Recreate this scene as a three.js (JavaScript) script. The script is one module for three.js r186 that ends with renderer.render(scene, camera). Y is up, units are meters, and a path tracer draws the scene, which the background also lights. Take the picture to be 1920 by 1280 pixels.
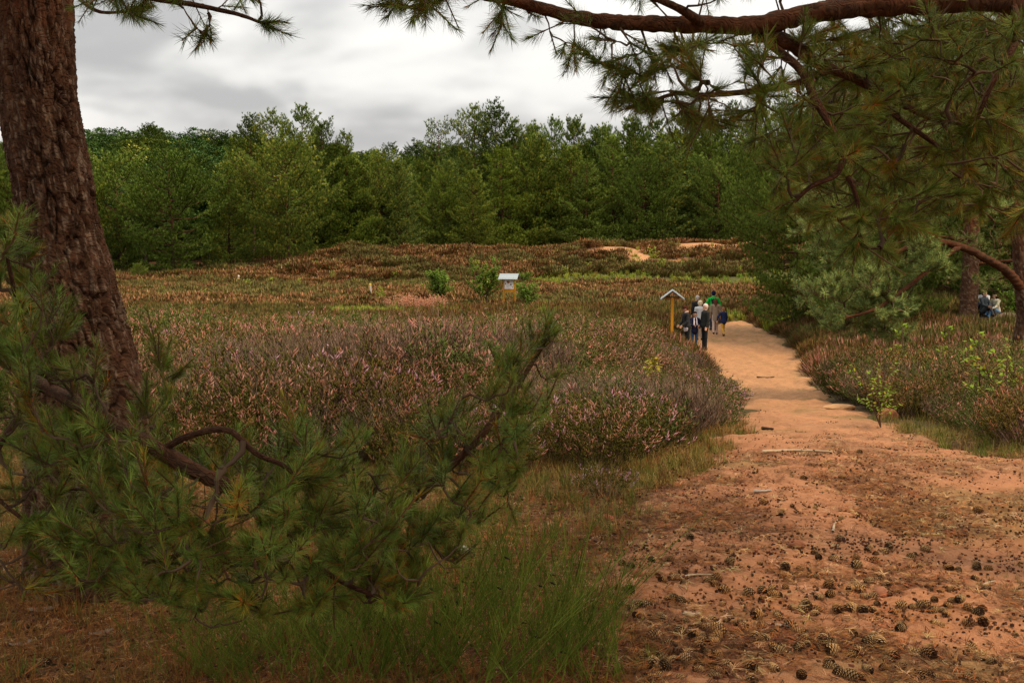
import * as THREE from 'three';
import { mergeGeometries } from 'three/addons/utils/BufferGeometryUtils.js';

// ------------------------------------------------------------------ camera, sky, sun, exposure
const scene = new THREE.Scene();
const F = 1900, EYE = 1.55, PITCH = Math.atan(193 / F);
const camera = new THREE.PerspectiveCamera(2 * Math.atan(640 / F) * 180 / Math.PI, 1.5, 0.05, 6000);
camera.position.set(0, EYE, 0);
camera.rotation.x = -PITCH;
scene.add(camera);
const renderer = new THREE.WebGLRenderer();
renderer.toneMapping = THREE.LinearToneMapping;
renderer.toneMappingExposure = 1.0;
renderer.shadowMap.enabled = true;

const V = (x, y, z) => new THREE.Vector3(x, y, z);
function rng(seed) { let a = seed >>> 0; return () => { a = (a + 0x6D2B79F5) | 0; let t = Math.imul(a ^ (a >>> 15), 1 | a); t = (t + Math.imul(t ^ (t >>> 7), 61 | t)) ^ t; return ((t ^ (t >>> 14)) >>> 0) / 4294967296; }; }
const clamp = (x, a = 0, b = 1) => Math.min(b, Math.max(a, x));
const sstep = (a, b, x) => { const t = clamp((x - a) / (b - a)); return t * t * (3 - 2 * t); };
const mix = (a, b, t) => a + (b - a) * t;
function hash3(x, y, z) { let h = Math.imul(x, 374761393) ^ Math.imul(y, 668265263) ^ Math.imul(z, 2147483647 ^ 0x5bd1e995); h = Math.imul(h ^ (h >>> 13), 1274126177); h = Math.imul(h ^ (h >>> 15), 2246822519); return ((h ^ (h >>> 16)) >>> 0) / 4294967296; }
function noise(x, y, z = 0) {
  const xi = Math.floor(x), yi = Math.floor(y), zi = Math.floor(z); let u = x - xi, v = y - yi, w = z - zi;
  u = u * u * (3 - 2 * u); v = v * v * (3 - 2 * v); w = w * w * (3 - 2 * w);
  const l = (k) => mix(mix(hash3(xi, yi, zi + k), hash3(xi + 1, yi, zi + k), u), mix(hash3(xi, yi + 1, zi + k), hash3(xi + 1, yi + 1, zi + k), u), v);
  return mix(l(0), w > 0 ? l(1) : 0, w);
}
function fbm(x, y, z = 0, o = 4) { let s = 0, a = 0.5, n = 0; for (let i = 0; i < o; i++) { s += a * noise(x, y, z); n += a; a *= 0.5; x = x * 2.03 + 17.1; y = y * 2.03 - 9.7; z *= 2.03; } return s / n; }

{ // overcast sky: grey layered cloud, brighter towards the zenith all round
  const W = 2048, Hh = 1024, data = new Float32Array(W * Hh * 4);
  for (let j = 0; j < Hh; j++) {
    const el = ((j + 0.5) / Hh - 0.5) * Math.PI, sy = Math.sin(el), cy = Math.cos(el);
    for (let i = 0; i < W; i++) {
      const k = (j * W + i) * 4;
      if (el < -0.02) { data[k] = 0.10; data[k + 1] = 0.09; data[k + 2] = 0.06; data[k + 3] = 1; continue; }
      const az = ((i + 0.5) / W - 0.5) * 2 * Math.PI, dx = Math.cos(az) * cy, dz = Math.sin(az) * cy;
      const q = 1 / (Math.max(sy, 0) + 0.16), px = dx * q, pz = dz * q;
      const wx = fbm(px * 0.9 + 3, pz * 0.9 + 8, 0, 3) - 0.5;
      const a = fbm(px * 1.25 + wx * 1.6 + 5.3, pz * 1.25 + wx + 1.7, 0, 5);
      const b = fbm(px * 3.6 + wx * 3 + 31, pz * 3.6 + 12, 0, 5);
      let t = sstep(0.32, 0.66, a * 0.6 + b * 0.4);
      const up = 0.70 + 0.66 * sstep(0.0, 0.7, sy);
      const lo = sstep(0.16, 0.0, sy);
      const g = up * mix(0.70, 1.28, t);
      data[k] = g * mix(0.985, 1.02, t) * (1 + 0.03 * lo); data[k + 1] = g * mix(0.99, 1.0, t) * (1 - 0.01 * lo); data[k + 2] = g * mix(0.985, 0.955, t); data[k + 3] = 1;
    }
  }
  const sky = new THREE.DataTexture(data, W, Hh, THREE.RGBAFormat, THREE.FloatType);
  sky.mapping = THREE.EquirectangularReflectionMapping; sky.magFilter = THREE.LinearFilter; sky.minFilter = THREE.LinearFilter; sky.needsUpdate = true;
  scene.background = sky; scene.environment = sky;
}
const sun = new THREE.DirectionalLight(0xffdfb6, 2.9);
sun.position.set(40, 75, 30); sun.castShadow = true; sun.shadow.radius = 20;
sun.shadow.mapSize.set(4096, 4096);
Object.assign(sun.shadow.camera, { left: -90, right: 90, top: 90, bottom: -90, near: 1, far: 400 });
scene.add(sun, sun.target);

// ------------------------------------------------------------------ helpers
const C = (hex, k = 1) => { const c = new THREE.Color(hex); return [c.r * k, c.g * k, c.b * k]; };
const mixc = (a, b, t) => [mix(a[0], b[0], t), mix(a[1], b[1], t), mix(a[2], b[2], t)];
const mulc = (a, k) => [a[0] * k, a[1] * k, a[2] * k];
const taken = {};
function numbered(n) { const k = taken[n] = (taken[n] ?? -1) + 1; return k ? n + '_' + String(k).padStart(3, '0') : n; }
function tag(o, label, category, group, kind) { o.userData.label = label; o.userData.category = category; if (group) o.userData.group = group; if (kind) o.userData.kind = kind; return o; }
function shade(o) { o.traverse((m) => { if (m.isMesh) { m.castShadow = true; m.receiveShadow = true; } }); return o; }
function thing(name, label, category, group, kind) { const g = new THREE.Group(); g.name = numbered(name); tag(g, label, category, group, kind); scene.add(g); return g; }
function part(parent, name, geo, mat, kind, label) { const m = new THREE.Mesh(geo, mat); m.name = name; if (kind) m.userData.kind = kind; if (label) m.userData.label = label; parent.add(m); return m; }
function copyOf(src, label, group) { const c = src.clone(); c.name = numbered(src.name.replace(/_\d{3}$/, '')); c.userData = { ...src.userData }; if (label) c.userData.label = label; if (group) c.userData.group = group; scene.add(c); return c; }
function pt(px, py, d) { // photo pixel at a forward distance d (metres along -z) to a point of the place
  const x = (px - 960) / F, y = (640 - py) / F, c = Math.cos(PITCH), s = Math.sin(PITCH);
  const dy = y * c - s, dz = -(c + y * s); const k = d / -dz; return V(x * k, EYE + dy * k, -d);
}
class GB { // collects triangles of one mesh
  constructor() { this.p = []; this.c = []; this.i = []; this.u = []; }
  v(x, y, z, c, u = 0, w = 0) { this.p.push(x, y, z); this.c.push(c[0], c[1], c[2]); this.u.push(u, w); return this.p.length / 3 - 1; }
  tri(a, b, c, col) { const i = this.v(...a, col); this.v(...b, col); this.v(...c, col); this.i.push(i, i + 1, i + 2); }
  blade(bx, by, bz, dx, dy, dz, len, w, c0, c1 = c0, bend = 0, seg = 1) { // thin tapered leaf from base along a unit direction
    let sx = dz, sy = 0, sz = -dx; let l = Math.hypot(sx, sz); if (l < 1e-3) { sx = 1; sz = 0; l = 1; } sx /= l; sz /= l;
    const h = w / 2;
    if (seg === 1) { const i = this.v(bx - sx * h, by, bz - sz * h, c0); this.v(bx + sx * h, by, bz + sz * h, c0); this.v(bx + dx * len, by + dy * len - bend, bz + dz * len, c1); this.i.push(i, i + 1, i + 2); return; }
    const mx = bx + dx * len * 0.55, my = by + dy * len * 0.55, mz = bz + dz * len * 0.55, m = mixc(c0, c1, 0.5);
    const i = this.v(bx - sx * h, by, bz - sz * h, c0); this.v(bx + sx * h, by, bz + sz * h, c0); this.v(mx - sx * h * 0.85, my, mz - sz * h * 0.85, m); this.v(mx + sx * h * 0.85, my, mz + sz * h * 0.85, m); this.v(bx + dx * len, by + dy * len - bend, bz + dz * len, c1);
    this.i.push(i, i + 1, i + 2, i + 1, i + 3, i + 2, i + 2, i + 3, i + 4);
  }
  spike(bx, by, bz, dx, dy, dz, len, r, c0, c1 = c0) { // slim four-sided double cone
    let ax = dz, ay = 0, az = -dx; let l = Math.hypot(ax, az); if (l < 1e-3) { ax = 1; az = 0; l = 1; } ax /= l; az /= l;
    const cx = dy * az - dz * ay, cy = dz * ax - dx * az, cz = dx * ay - dy * ax, t = 0.35 * len;
    const b = this.v(bx, by, bz, c0), o = []; for (const [p, q] of [[1, 0], [0, 1], [-1, 0], [0, -1]]) o.push(this.v(bx + dx * t + (ax * p + cx * q) * r, by + dy * t + (ay * p + cy * q) * r, bz + dz * t + (az * p + cz * q) * r, c0));
    const e = this.v(bx + dx * len, by + dy * len, bz + dz * len, c1);
    for (let k = 0; k < 4; k++) this.i.push(b, o[(k + 1) % 4], o[k], o[k], o[(k + 1) % 4], e);
  }
  tube(pts, rad, sides, colf) { // pts: Vector3[], rad: number[] or fn(t); colf(t, angle) or colour
    const n = pts.length, first = this.p.length / 3; let ref = V(0, 1, 0), T = V(), N = V(), B = V(), along = 0;
    T.subVectors(pts[1], pts[0]).normalize(); if (Math.abs(T.y) > 0.9) ref.set(1, 0, 0); N.crossVectors(T, ref).normalize();
    for (let k = 0; k < n; k++) {
      T.subVectors(pts[Math.min(n - 1, k + 1)], pts[Math.max(0, k - 1)]).normalize(); N.addScaledVector(T, -N.dot(T)).normalize(); B.crossVectors(T, N);
      if (k) along += pts[k].distanceTo(pts[k - 1]);
      const t = k / (n - 1), r = typeof rad === 'function' ? rad(t) : rad[k];
      for (let s = 0; s <= sides; s++) { const a = s / sides * 6.28318530718, ca = Math.cos(a), sa = Math.sin(a), rr = typeof r === 'function' ? r(a) : r, p = pts[k]; this.v(p.x + (N.x * ca + B.x * sa) * rr, p.y + (N.y * ca + B.y * sa) * rr, p.z + (N.z * ca + B.z * sa) * rr, typeof colf === 'function' ? colf(t, a, p) : colf, s / sides, along); }
    }
    const w = sides + 1;
    for (let k = 0; k < n - 1; k++) for (let s = 0; s < sides; s++) { const a = first + k * w + s; this.i.push(a, a + 1, a + w, a + 1, a + w + 1, a + w); }
    const e = this.v(pts[n - 1].x, pts[n - 1].y, pts[n - 1].z, typeof colf === 'function' ? colf(1, 0, pts[n - 1]) : colf); for (let s = 0; s < sides; s++) this.i.push(first + (n - 1) * w + s, first + (n - 1) * w + s + 1, e);
  }
  box(x0, y0, z0, x1, y1, z1, c) { const P = [[x0, y0, z0], [x1, y0, z0], [x1, y1, z0], [x0, y1, z0], [x0, y0, z1], [x1, y0, z1], [x1, y1, z1], [x0, y1, z1]]; for (const f of [[0, 3, 2, 1], [4, 5, 6, 7], [0, 1, 5, 4], [2, 3, 7, 6], [1, 2, 6, 5], [3, 0, 4, 7]]) { this.tri(P[f[0]], P[f[1]], P[f[2]], c); this.tri(P[f[0]], P[f[2]], P[f[3]], c); } }
  geo(flat) { const g = new THREE.BufferGeometry(); g.setAttribute('position', new THREE.Float32BufferAttribute(this.p, 3)); g.setAttribute('color', new THREE.Float32BufferAttribute(this.c, 3)); g.setAttribute('uv', new THREE.Float32BufferAttribute(this.u, 2)); g.setIndex(this.i); if (!flat) g.computeVertexNormals(); return g; }
}
const vmat = (rough = 0.85, extra = {}, spec = 0.25) => new THREE.MeshPhysicalMaterial({ color: 0xffffff, roughness: rough, metalness: 0, specularIntensity: spec, vertexColors: true, side: THREE.DoubleSide, ...extra });
function noiseTexture(size, seed, fn, srgb) {
  const data = new Uint8Array(size * size * 4); for (let j = 0; j < size; j++) for (let i = 0; i < size; i++) { const c = fn(i / size, j / size), k = (j * size + i) * 4; data[k] = clamp(c[0]) * 255; data[k + 1] = clamp(c[1]) * 255; data[k + 2] = clamp(c[2]) * 255; data[k + 3] = 255; }
  const t = new THREE.DataTexture(data, size, size); t.wrapS = t.wrapT = THREE.RepeatWrapping; t.magFilter = THREE.LinearFilter; t.minFilter = THREE.LinearMipmapLinearFilter; t.generateMipmaps = true; if (srgb) t.colorSpace = THREE.SRGBColorSpace; t.needsUpdate = true; return t;
}
// tileable noise
function tnoise(u, v, n, seed) { const x = u * n, y = v * n, xi = Math.floor(x), yi = Math.floor(y); let a = x - xi, b = y - yi; a = a * a * (3 - 2 * a); b = b * b * (3 - 2 * b); const h = (i, j) => hash3((i + n) % n, (j + n) % n, seed); return mix(mix(h(xi, yi), h(xi + 1, yi), a), mix(h(xi, yi + 1), h(xi + 1, yi + 1), a), b); }
const tf = (u, v, n, s, o = 4) => { let r = 0, a = 0.5, m = 0; for (let k = 0; k < o; k++) { r += a * tnoise(u, v, n << k, s + k); m += a; a *= 0.55; } return r / m; };
const barkCell = (u, v) => { const W = 9, Hh = 5, x = u * W + 1.1 * (tnoise(u, v, 6, 71) - 0.5) * 2, y = v * Hh + (tnoise(u, v, 8, 72) - 0.5) * 1.4, xi = Math.floor(x), yi = Math.floor(y); let a = 9, b = 9, id = 0; for (let j = -1; j <= 1; j++) for (let i = -1; i <= 1; i++) { const U = (xi + i + W * 4) % W, Q = (yi + j + Hh * 4) % Hh, d = Math.hypot(xi + i + hash3(U, Q, 5) - x, yi + j + hash3(U, Q, 6) - y); if (d < a) { b = a; a = d; id = U * 31 + Q; } else if (d < b) b = d; } return [b - a, hash3(id, 1, 2)]; };
const barkMap = noiseTexture(512, 1, (u, v) => { const [, h] = barkCell(u, v), k = 0.62 + 0.3 * h + 0.4 * (tf(u, v, 16, 33, 4) - 0.5), o = sstep(0.6, 0.72, tf(u, v, 10, 44, 4)); return [k * (1 + 0.12 * o), k * (0.98 - 0.02 * o), k * (0.95 - 0.12 * o)]; }), barkBump = noiseTexture(512, 1, (u, v) => { const [e, h] = barkCell(u, v), k = sstep(0, 0.3, e) * (0.45 + 0.3 * h) + 0.35 * tf(u, v, 32, 35, 4); return [k, k, k]; });
barkMap.repeat.set(1, 5); barkBump.repeat.set(1, 5);
const M = {
  foliage: vmat(0.9, {}, 0.15), needle: vmat(0.6, {}, 0.3), wood: vmat(0.95, {}, 0.2), bark: vmat(0.95, { map: barkMap, bumpMap: barkBump, bumpScale: 0.006 }, 0.2), cloth: vmat(0.95), matte: vmat(0.95),
  leaf: new THREE.MeshPhysicalMaterial({ color: 0xffffff, roughness: 0.9, vertexColors: true, side: THREE.DoubleSide, transmission: 0.3, thickness: 0, specularIntensity: 0.2 }),
  paint: vmat(0.55, {}, 0.6), metal: vmat(0.45, { metalness: 0.6 }, 1),
};
function instanced(parent, name, geo, mat, list, kind = 'stuff') { // list of {p, q, s, c}
  const m = new THREE.InstancedMesh(geo, mat, list.length); m.name = name; m.userData.kind = kind; const X = new THREE.Matrix4(), col = new THREE.Color();
  list.forEach((o, i) => { X.compose(o.p, o.q, typeof o.s === 'number' ? V(o.s, o.s, o.s) : o.s); m.setMatrixAt(i, X); if (o.c) m.setColorAt(i, col.setRGB(o.c[0], o.c[1], o.c[2])); });
  m.castShadow = m.receiveShadow = true; parent.add(m); return m;
}
const YUP = V(0, 1, 0);
const turnY = (a) => new THREE.Quaternion().setFromAxisAngle(YUP, a);
const quatTo = (dir, roll = 0) => new THREE.Quaternion().setFromUnitVectors(YUP, dir.clone().normalize()).multiply(turnY(roll));
function table(rows, x) { if (x <= rows[0][0]) return rows[0].slice(1); for (let k = 1; k < rows.length; k++) if (x <= rows[k][0]) { const a = rows[k - 1], b = rows[k], t = (x - a[0]) / (b[0] - a[0]), u = t * t * (3 - 2 * t) * 0.35 + t * 0.65; return a.slice(1).map((v, q) => mix(v, b[q + 1], u)); } return rows[rows.length - 1].slice(1); }
function inPoly(poly, x, y) { let r = false; for (let i = 0, j = poly.length - 1; i < poly.length; j = i++) { const [xi, yi] = poly[i], [xj, yj] = poly[j]; if ((yi > y) !== (yj > y) && x < (xj - xi) * (y - yi) / (yj - yi) + xi) r = !r; } return r; }
function samplePoly(poly, R) { const xs = poly.map((p) => p[0]), ys = poly.map((p) => p[1]), a = Math.min(...xs), b = Math.max(...xs), c = Math.min(...ys), d = Math.max(...ys); for (let k = 0; k < 200; k++) { const x = mix(a, b, R()), y = mix(c, d, R()); if (inPoly(poly, x, y)) return [x, y]; } return poly[0]; }

// ------------------------------------------------------------------ terrain
const PATHC = [[-6, 0.6, 1.7], [0, 1.15, 1.6], [3.5, 1.75, 1.5], [6, 2.2, 1.42], [9, 2.95, 1.15], [12, 3.6, 0.88], [15, 4.3, 0.78], [19, 5.25, 0.8], [23, 6.2, 0.9], [28, 7.25, 1.15], [34, 8.25, 1.6], [39, 8.95, 1.9], [44, 9.7, 1.95], [48, 10.5, 1.6], [51, 11.3, 0.9], [53, 12.0, 0.2]];
const PATHH = [[5, 0], [7, -0.1], [9, -0.33], [12, -0.65], [15, -1.0], [20, -1.62], [25, -2.12], [30, -2.48], [38, -2.75], [60, -2.75]];
const LEFTH = [[6, 0], [9, -0.12], [14, -0.36], [20, -0.66], [27, -1.35], [38, -2.35], [47, -2.75], [60, -2.75]];
const RIGHTH = [[6, 0], [10, -0.3], [15, -0.75], [20, -1.2], [26, -1.5], [34, -1.7], [60, -1.75], [90, -1.9]];
const RIDGE = [[-46, -2.6], [-34, -2.2], [-24, -0.6], [-18, 0.15], [-8, 0.05], [2, 0.3], [6, 0.8], [14, 0.65], [20, 0.9], [27, 1.35], [60, 1.6]];
function H(x, z) {
  const d = -z, [pc] = table(PATHC, d), s = x - pc;
  const P = table(PATHH, d)[0], L = table(LEFTH, d)[0], R = table(RIGHTH, d)[0];
  let h = P + (L - P) * sstep(-0.9, -4.2, s) + (R - P) * sstep(1.0, 7.5, s);
  if (d < 0) h += 0.004 * d * d / (1 - d * 0.05);
  if (d > 60) {
    const far = -2.75 + (Math.abs(x) > 40 ? 1.2 * sstep(40, 80, x) : 0); h = mix(h, far, sstep(60, 85, d) * (1 - 0.8 * sstep(25, 60, x)));
    const rg = table(RIDGE, x * 115 / Math.max(d, 80))[0] - 0.15, up = sstep(84, 115, d + 3 * (noise(x * 0.1, 3) - 0.5)) - 0.45 * sstep(117, 140, d);
    h = mix(h, rg, up);
    h += (0.8 * (fbm(x * 0.11 + 7, d * 0.11, 0, 3) - 0.5) + 0.8 * (noise(x * 0.33, d * 0.3) - 0.5)) * sstep(80, 98, d);
    const hill = sstep(160, 330, d) * 19 + sstep(330, 700, d) * 16; h += hill * (0.65 + 0.5 * fbm(x * 0.006 + 3, d * 0.004, 0, 2)) * (0.72 + 0.34 * sstep(-30, -90, x));
  }
  h += 0.42 * Math.exp(-(((x - 17.7) / 1.6) ** 2) - ((d - 37.6) / 2.0) ** 2);
  return h + 0.10 * (fbm(x * 0.55, d * 0.55, 0, 3) - 0.5) * sstep(4, 12, Math.hypot(x, d) + 2);
}
function pathEdge(x, z) { const d = -z, [c, w] = table(PATHC, d); const n = (fbm(x * 1.4, d * 1.1, 0, 3) - 0.5) * 0.75 + (noise(x * 5, d * 4) - 0.5) * 0.22; return (Math.abs(x - c) - w) + n * Math.min(1, w); } // < 0 inside
const microPath = (x, z) => (0.05 + 0.13 * sstep(8, 24, -z)) * (fbm(x * 2.6, z * 1.9, 0, 3) - 0.5) + 0.05 * (fbm(x * 8, z * 8, 0, 3) - 0.5) + 0.018 * (noise(x * 26, z * 26) - 0.5);
const SANDP = [[1165, 468, 111, 3.8, 4], [1195, 482, 105, 1.8, 5], [1345, 455, 112, 6, 3.5], [1300, 462, 110, 2.5, 4], [1380, 497, 100, 1.8, 1.0], [1030, 508, 99, 2.2, 1], [1265, 492, 102, 1.6, 1]].map(([px, py, d, a, b]) => [pt(px, py, d).x, -d, a, b]);
const sandAt = (x, z) => { let m = 9; for (const [cx, cz, a, b] of SANDP) m = Math.min(m, Math.hypot((x - cx) / a, (z - cz) / b)); return m + (fbm(x * 0.55, z * 0.45, 0, 3) - 0.5) * 1.5; };
const grassAt = (x, z) => { // green strips on the heath, > 0 inside
  const d = -z, n = fbm(x * 0.12, d * 0.2, 5, 3) - 0.5;
  return Math.max(sstep(5.5, 1.5, Math.abs(d - 92 - n * 10)) * sstep(-4, 4, x), sstep(1.6, 0.4, Math.hypot((x - 13.2) / 2.2, (d - 48) / 1.6)), sstep(1.4, 0.5, Math.hypot((x + 7) / 5, (d - 57) / 3)) * 0.9, sstep(1.3, 0.6, Math.hypot((x - 1.5) / 5, (d - 57.5) / 2.2)) * 0.6);
};
const COL = {
  sandNear: [0.53, 0.242, 0.118], sandFar: [0.54, 0.285, 0.138], litter: [0.12, 0.062, 0.028], soil: [0.12, 0.075, 0.045], grass: [0.11, 0.12, 0.035], forest: [0.12, 0.066, 0.032],
};
function groundColor(x, z) {
  const d = -z; let c = COL.soil;
  c = mixc(c, COL.litter, sstep(9.5, 6.5, d + (fbm(x * 0.8, z * 0.8) - 0.5) * 3));
  c = mixc(c, COL.grass, grassAt(x, z) * 0.9);
  c = mixc(c, mixc(COL.litter, COL.grass, 0.5), 0.8 * sstep(1.0, 0.2, pathEdge(x, z) + noise(x * 2, z * 2) * 0.6) * sstep(4, 8, d));
  if (d > 80 && d < 125) c = mixc(c, COL.sandFar, sstep(1.15, 0.85, sandAt(x, z)));
  c = mixc(c, COL.forest, sstep(118, 124, d));
  return mulc(c, 0.75 + 0.5 * fbm(x * 3, z * 3, 0, 4));
}
const sandMap = noiseTexture(1024, 1, (u, v) => { const a = tf(u, v, 8, 3, 6), g = tnoise(u, v, 512, 9), s = sstep(0.62, 0.75, tf(u, v, 40, 21, 3)), p = g > 0.93 ? 1.22 : g < 0.07 ? 0.7 : 1; const k = (0.80 + 0.30 * (a - 0.5) + 0.12 * (g - 0.5)) * p; return [k * (1 - 0.16 * s), k * (0.98 - 0.2 * s), k * (0.96 - 0.24 * s)]; }, false);
const sandBump = noiseTexture(1024, 1, (u, v) => { const a = tf(u, v, 24, 5, 6) * 0.7 + tnoise(u, v, 400, 8) * 0.3; return [a, a, a]; });
{
  const axis = (n0, n1, a, far0, far1) => { const r = [], b0 = Math.asinh(far0 / a), b1 = Math.asinh(far1 / a); for (let k = 0; k <= n0; k++) r.push(-a * Math.sinh(b0 * (1 - k / n0))); for (let k = 1; k <= n1; k++) r.push(a * Math.sinh(b1 * k / n1)); return r; };
  const xs = axis(240, 240, 6, 2500, 2500), zs = axis(430, 120, 6, 2500, 600), g = new GB();
  for (const z of zs) for (const x of xs) { const e = pathEdge(x, z), dip = z > -54 ? 0.09 * sstep(0.15, -0.35, e) : 0; g.v(x, H(x, z) - dip, z, groundColor(x, z), x / 1.7, z / 1.7); }
  const w = xs.length; for (let j = 0; j < zs.length - 1; j++) for (let i = 0; i < w - 1; i++) { const a = j * w + i; g.i.push(a, a + w, a + 1, a + 1, a + w, a + w + 1); }
  const m = new THREE.Mesh(g.geo(), vmat(0.95, { map: sandMap, bumpMap: sandBump, bumpScale: 0.02 })); m.name = 'ground'; tag(m, 'brown heath ground with needle litter under the pines', 'ground', null, 'structure'); scene.add(m);
}
{ // sandy path: dense sheet whose ragged rims sink below the ground
  const g = new GB(), ds = []; for (let d = -2; d < 53;) { ds.push(d); d += Math.max(0.03, 0.0065 * d); }
  const N = 110, w = N + 1;
  for (const d of ds) {
    const [c, hw] = table(PATHC, d), W = hw + 0.75;
    for (let k = 0; k <= N; k++) {
      const x = c + (k / N * 2 - 1) * W, z = -d, e = pathEdge(x, z), near = sstep(14, 5, d);
      const y = H(x, z) + 0.012 + microPath(x, z) * sstep(0.3, -0.3, e) - 0.16 * sstep(-0.25, 0.45, e);
      let col = mixc(COL.sandFar, COL.sandNear, sstep(22, 5, d + (fbm(x, z) - 0.5) * 6));
      col = mixc(col, [0.36, 0.135, 0.065], 0.5 * sstep(0.5, 0.75, fbm(x * 0.9 + 4, z * 0.9, 0, 4)) * near);
      col = mixc(col, [0.34, 0.20, 0.105], 0.45 * sstep(0.46, 0.64, fbm(x * 1.7 + 9, z * 2.4 + 2, 0, 4)) * sstep(16, 9, d));
      col = mixc(col, [0.26, 0.20, 0.07], 0.5 * sstep(0.58, 0.72, fbm(x * 0.7 + 19, z * 0.9 + 2, 0, 4)));
      col = mixc(col, [0.22, 0.15, 0.07], 0.6 * sstep(-0.35, 0.2, e));
      g.v(x, y, z, mulc(col, 0.86 + 0.28 * fbm(x * 5, z * 5, 0, 3)), x / 0.9, z / 0.9);
    }
  }
  for (let j = 0; j < ds.length - 1; j++) for (let k = 0; k < N; k++) { const a = j * w + k; g.i.push(a, a + 1, a + w, a + 1, a + w + 1, a + w); }
  const m = new THREE.Mesh(g.geo(), vmat(0.97, { map: sandMap, bumpMap: sandBump, bumpScale: 0.012 })); m.name = 'sand_path'; tag(m, 'reddish sandy footpath winding down through the heather', 'path', null, 'structure'); scene.add(m);
}
const surf = (x, z) => { const e = pathEdge(x, z), h = H(x, z); if (z > -53 && e < 0.35) return Math.max(h - 0.09 * sstep(0.15, -0.35, e), h + 0.012 + microPath(x, z) * sstep(0.3, -0.3, e) - 0.16 * sstep(-0.25, 0.45, e)); return h; };
function gp(px, py) { let p = null; for (let d = 1.5; d < 160; d *= 1.004) { const q = pt(px, py, d); const h = surf(q.x, q.z); if (q.y <= h) { p = V(q.x, h, q.z); break; } } return p ?? pt(px, py, 160); }

// ------------------------------------------------------------------ far pines and broadleaf trees
const BARK = C('#4c3a2e'), BARKTOP = C('#6e4a34');
function makePine(seed, o) { // o: H, base (crown start 0..1), R, top (profile exponent), tufts density, cols
  const R = rng(seed), crown = new GB(), wood = new GB(), Ht = o.H, fs = o.fs ?? 1;
  const lean = [(R() - 0.5) * 0.04, (R() - 0.5) * 0.04], ax = (h) => V(lean[0] * h + 0.12 * Math.sin(h * 0.4 + seed), h, lean[1] * h);
  const tp = []; for (let k = 0; k <= 12; k++) tp.push(ax(k / 12 * Ht * 0.97)); tp[0].y = -0.5;
  wood.tube(tp, (t) => mix(o.tr ?? 0.17, 0.025, Math.pow(t, 0.9)), 7, (t, a, p) => mulc(mixc(BARK, BARKTOP, sstep(0.25, 0.6, t)), 0.7 + 0.6 * noise(a * 3, p.y * 4, seed)));
  const step = o.step ?? 0.6; let h = Ht * o.base;
  while (h < Ht - 0.15) {
    const t = (h - Ht * o.base) / (Ht * (1 - o.base)); let prof = o.profile(t) * o.R; const lumpy = 0.62 + 0.76 * noise(h * 0.9, seed * 7.3); prof *= lumpy;
    const n = Math.round((o.per ?? 6) * (0.6 + 0.5 * R())), a0 = R() * 6.28;
    for (let b = 0; b < n; b++) {
      const az = a0 + b / n * 6.283 + (R() - 0.5) * 0.7, len = Math.max(0.35, prof * (0.55 + 0.62 * R())), rise = mix(o.rise ?? 0.12, 1.0, Math.pow(t, 2.2)) + (R() - 0.5) * 0.25;
      const p0 = ax(h + (R() - 0.5) * step), cx = Math.cos(az), sz = Math.sin(az), at = (s) => V(p0.x + cx * len * s, p0.y + len * s * rise - 0.10 * len * Math.sin(s * 3.1) + 0.16 * len * s * s, p0.z + sz * len * s);
      if (len > 0.7) wood.tube([p0, at(0.35), at(0.7), at(0.95)], (s) => mix(0.045, 0.012, s) * (0.5 + len * 0.2), 3, mulc(mixc(BARK, BARKTOP, 0.4), 0.8));
      const la = 0.34 * len + 0.18, lb = 0.24 * len + 0.26, lv = 0.13 + 0.07 * len, nt = Math.ceil((la * lb * 40 + 10) * (o.dens ?? 1)), mid = len > 0.8 ? 0.70 : 0.6, pad = 0.82 + 0.36 * R();
      for (let k = 0; k < nt; k++) {
        const th = R() * 6.283, q = Math.sqrt(R()), u = Math.cos(th) * q * la, v = Math.sin(th) * q * lb, p = at(mid + u / len * 0.8); p.x += -sz * v; p.z += cx * v; p.y += Math.sqrt(1 - q * q) * lv * (R() * 1.7 - 0.5) - Math.abs(v) * 0.1 + (R() - 0.5) * 0.12;
        const base = mulc(mixc(mixc(o.cols[0], o.cols[1], R()), o.cols[2], R() < 0.16 ? 0.7 : 0), pad * (0.8 + 0.4 * R()));
        const m = o.blades ?? 14; for (let j = 0; j < m; j++) {
          let dx = cx * 0.4 + (R() - 0.5) * 1.4, dy = 0.95 + (R() - 0.5) * 0.8, dz = sz * 0.4 + (R() - 0.5) * 1.4; const l = Math.hypot(dx, dy, dz) || 1;
          crown.blade(p.x, p.y, p.z, dx / l, dy / l, dz / l, (0.19 + 0.17 * R()) * fs, (0.036 + 0.02 * R()) * fs, base, mulc(base, 1.1));
        }
      }
    }
    h += step * (0.75 + 0.5 * R());
  }
  return { crown: crown.geo(), wood: wood.geo() };
}
const G1 = C('#4d5f26'), G2 = C('#78883a'), G3 = C('#a29c44'), B1 = C('#52662f'), B2 = C('#869650'), D1 = C('#445224');
const bushy = (t) => Math.pow(Math.sin(Math.PI * clamp(0.17 + 0.80 * t)), 0.75), cone = (t) => Math.pow(1 - t, 0.75) * 0.95 + 0.12, tallp = (t) => Math.pow(Math.sin(Math.PI * clamp(0.12 + 0.84 * t)), 0.8);
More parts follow.
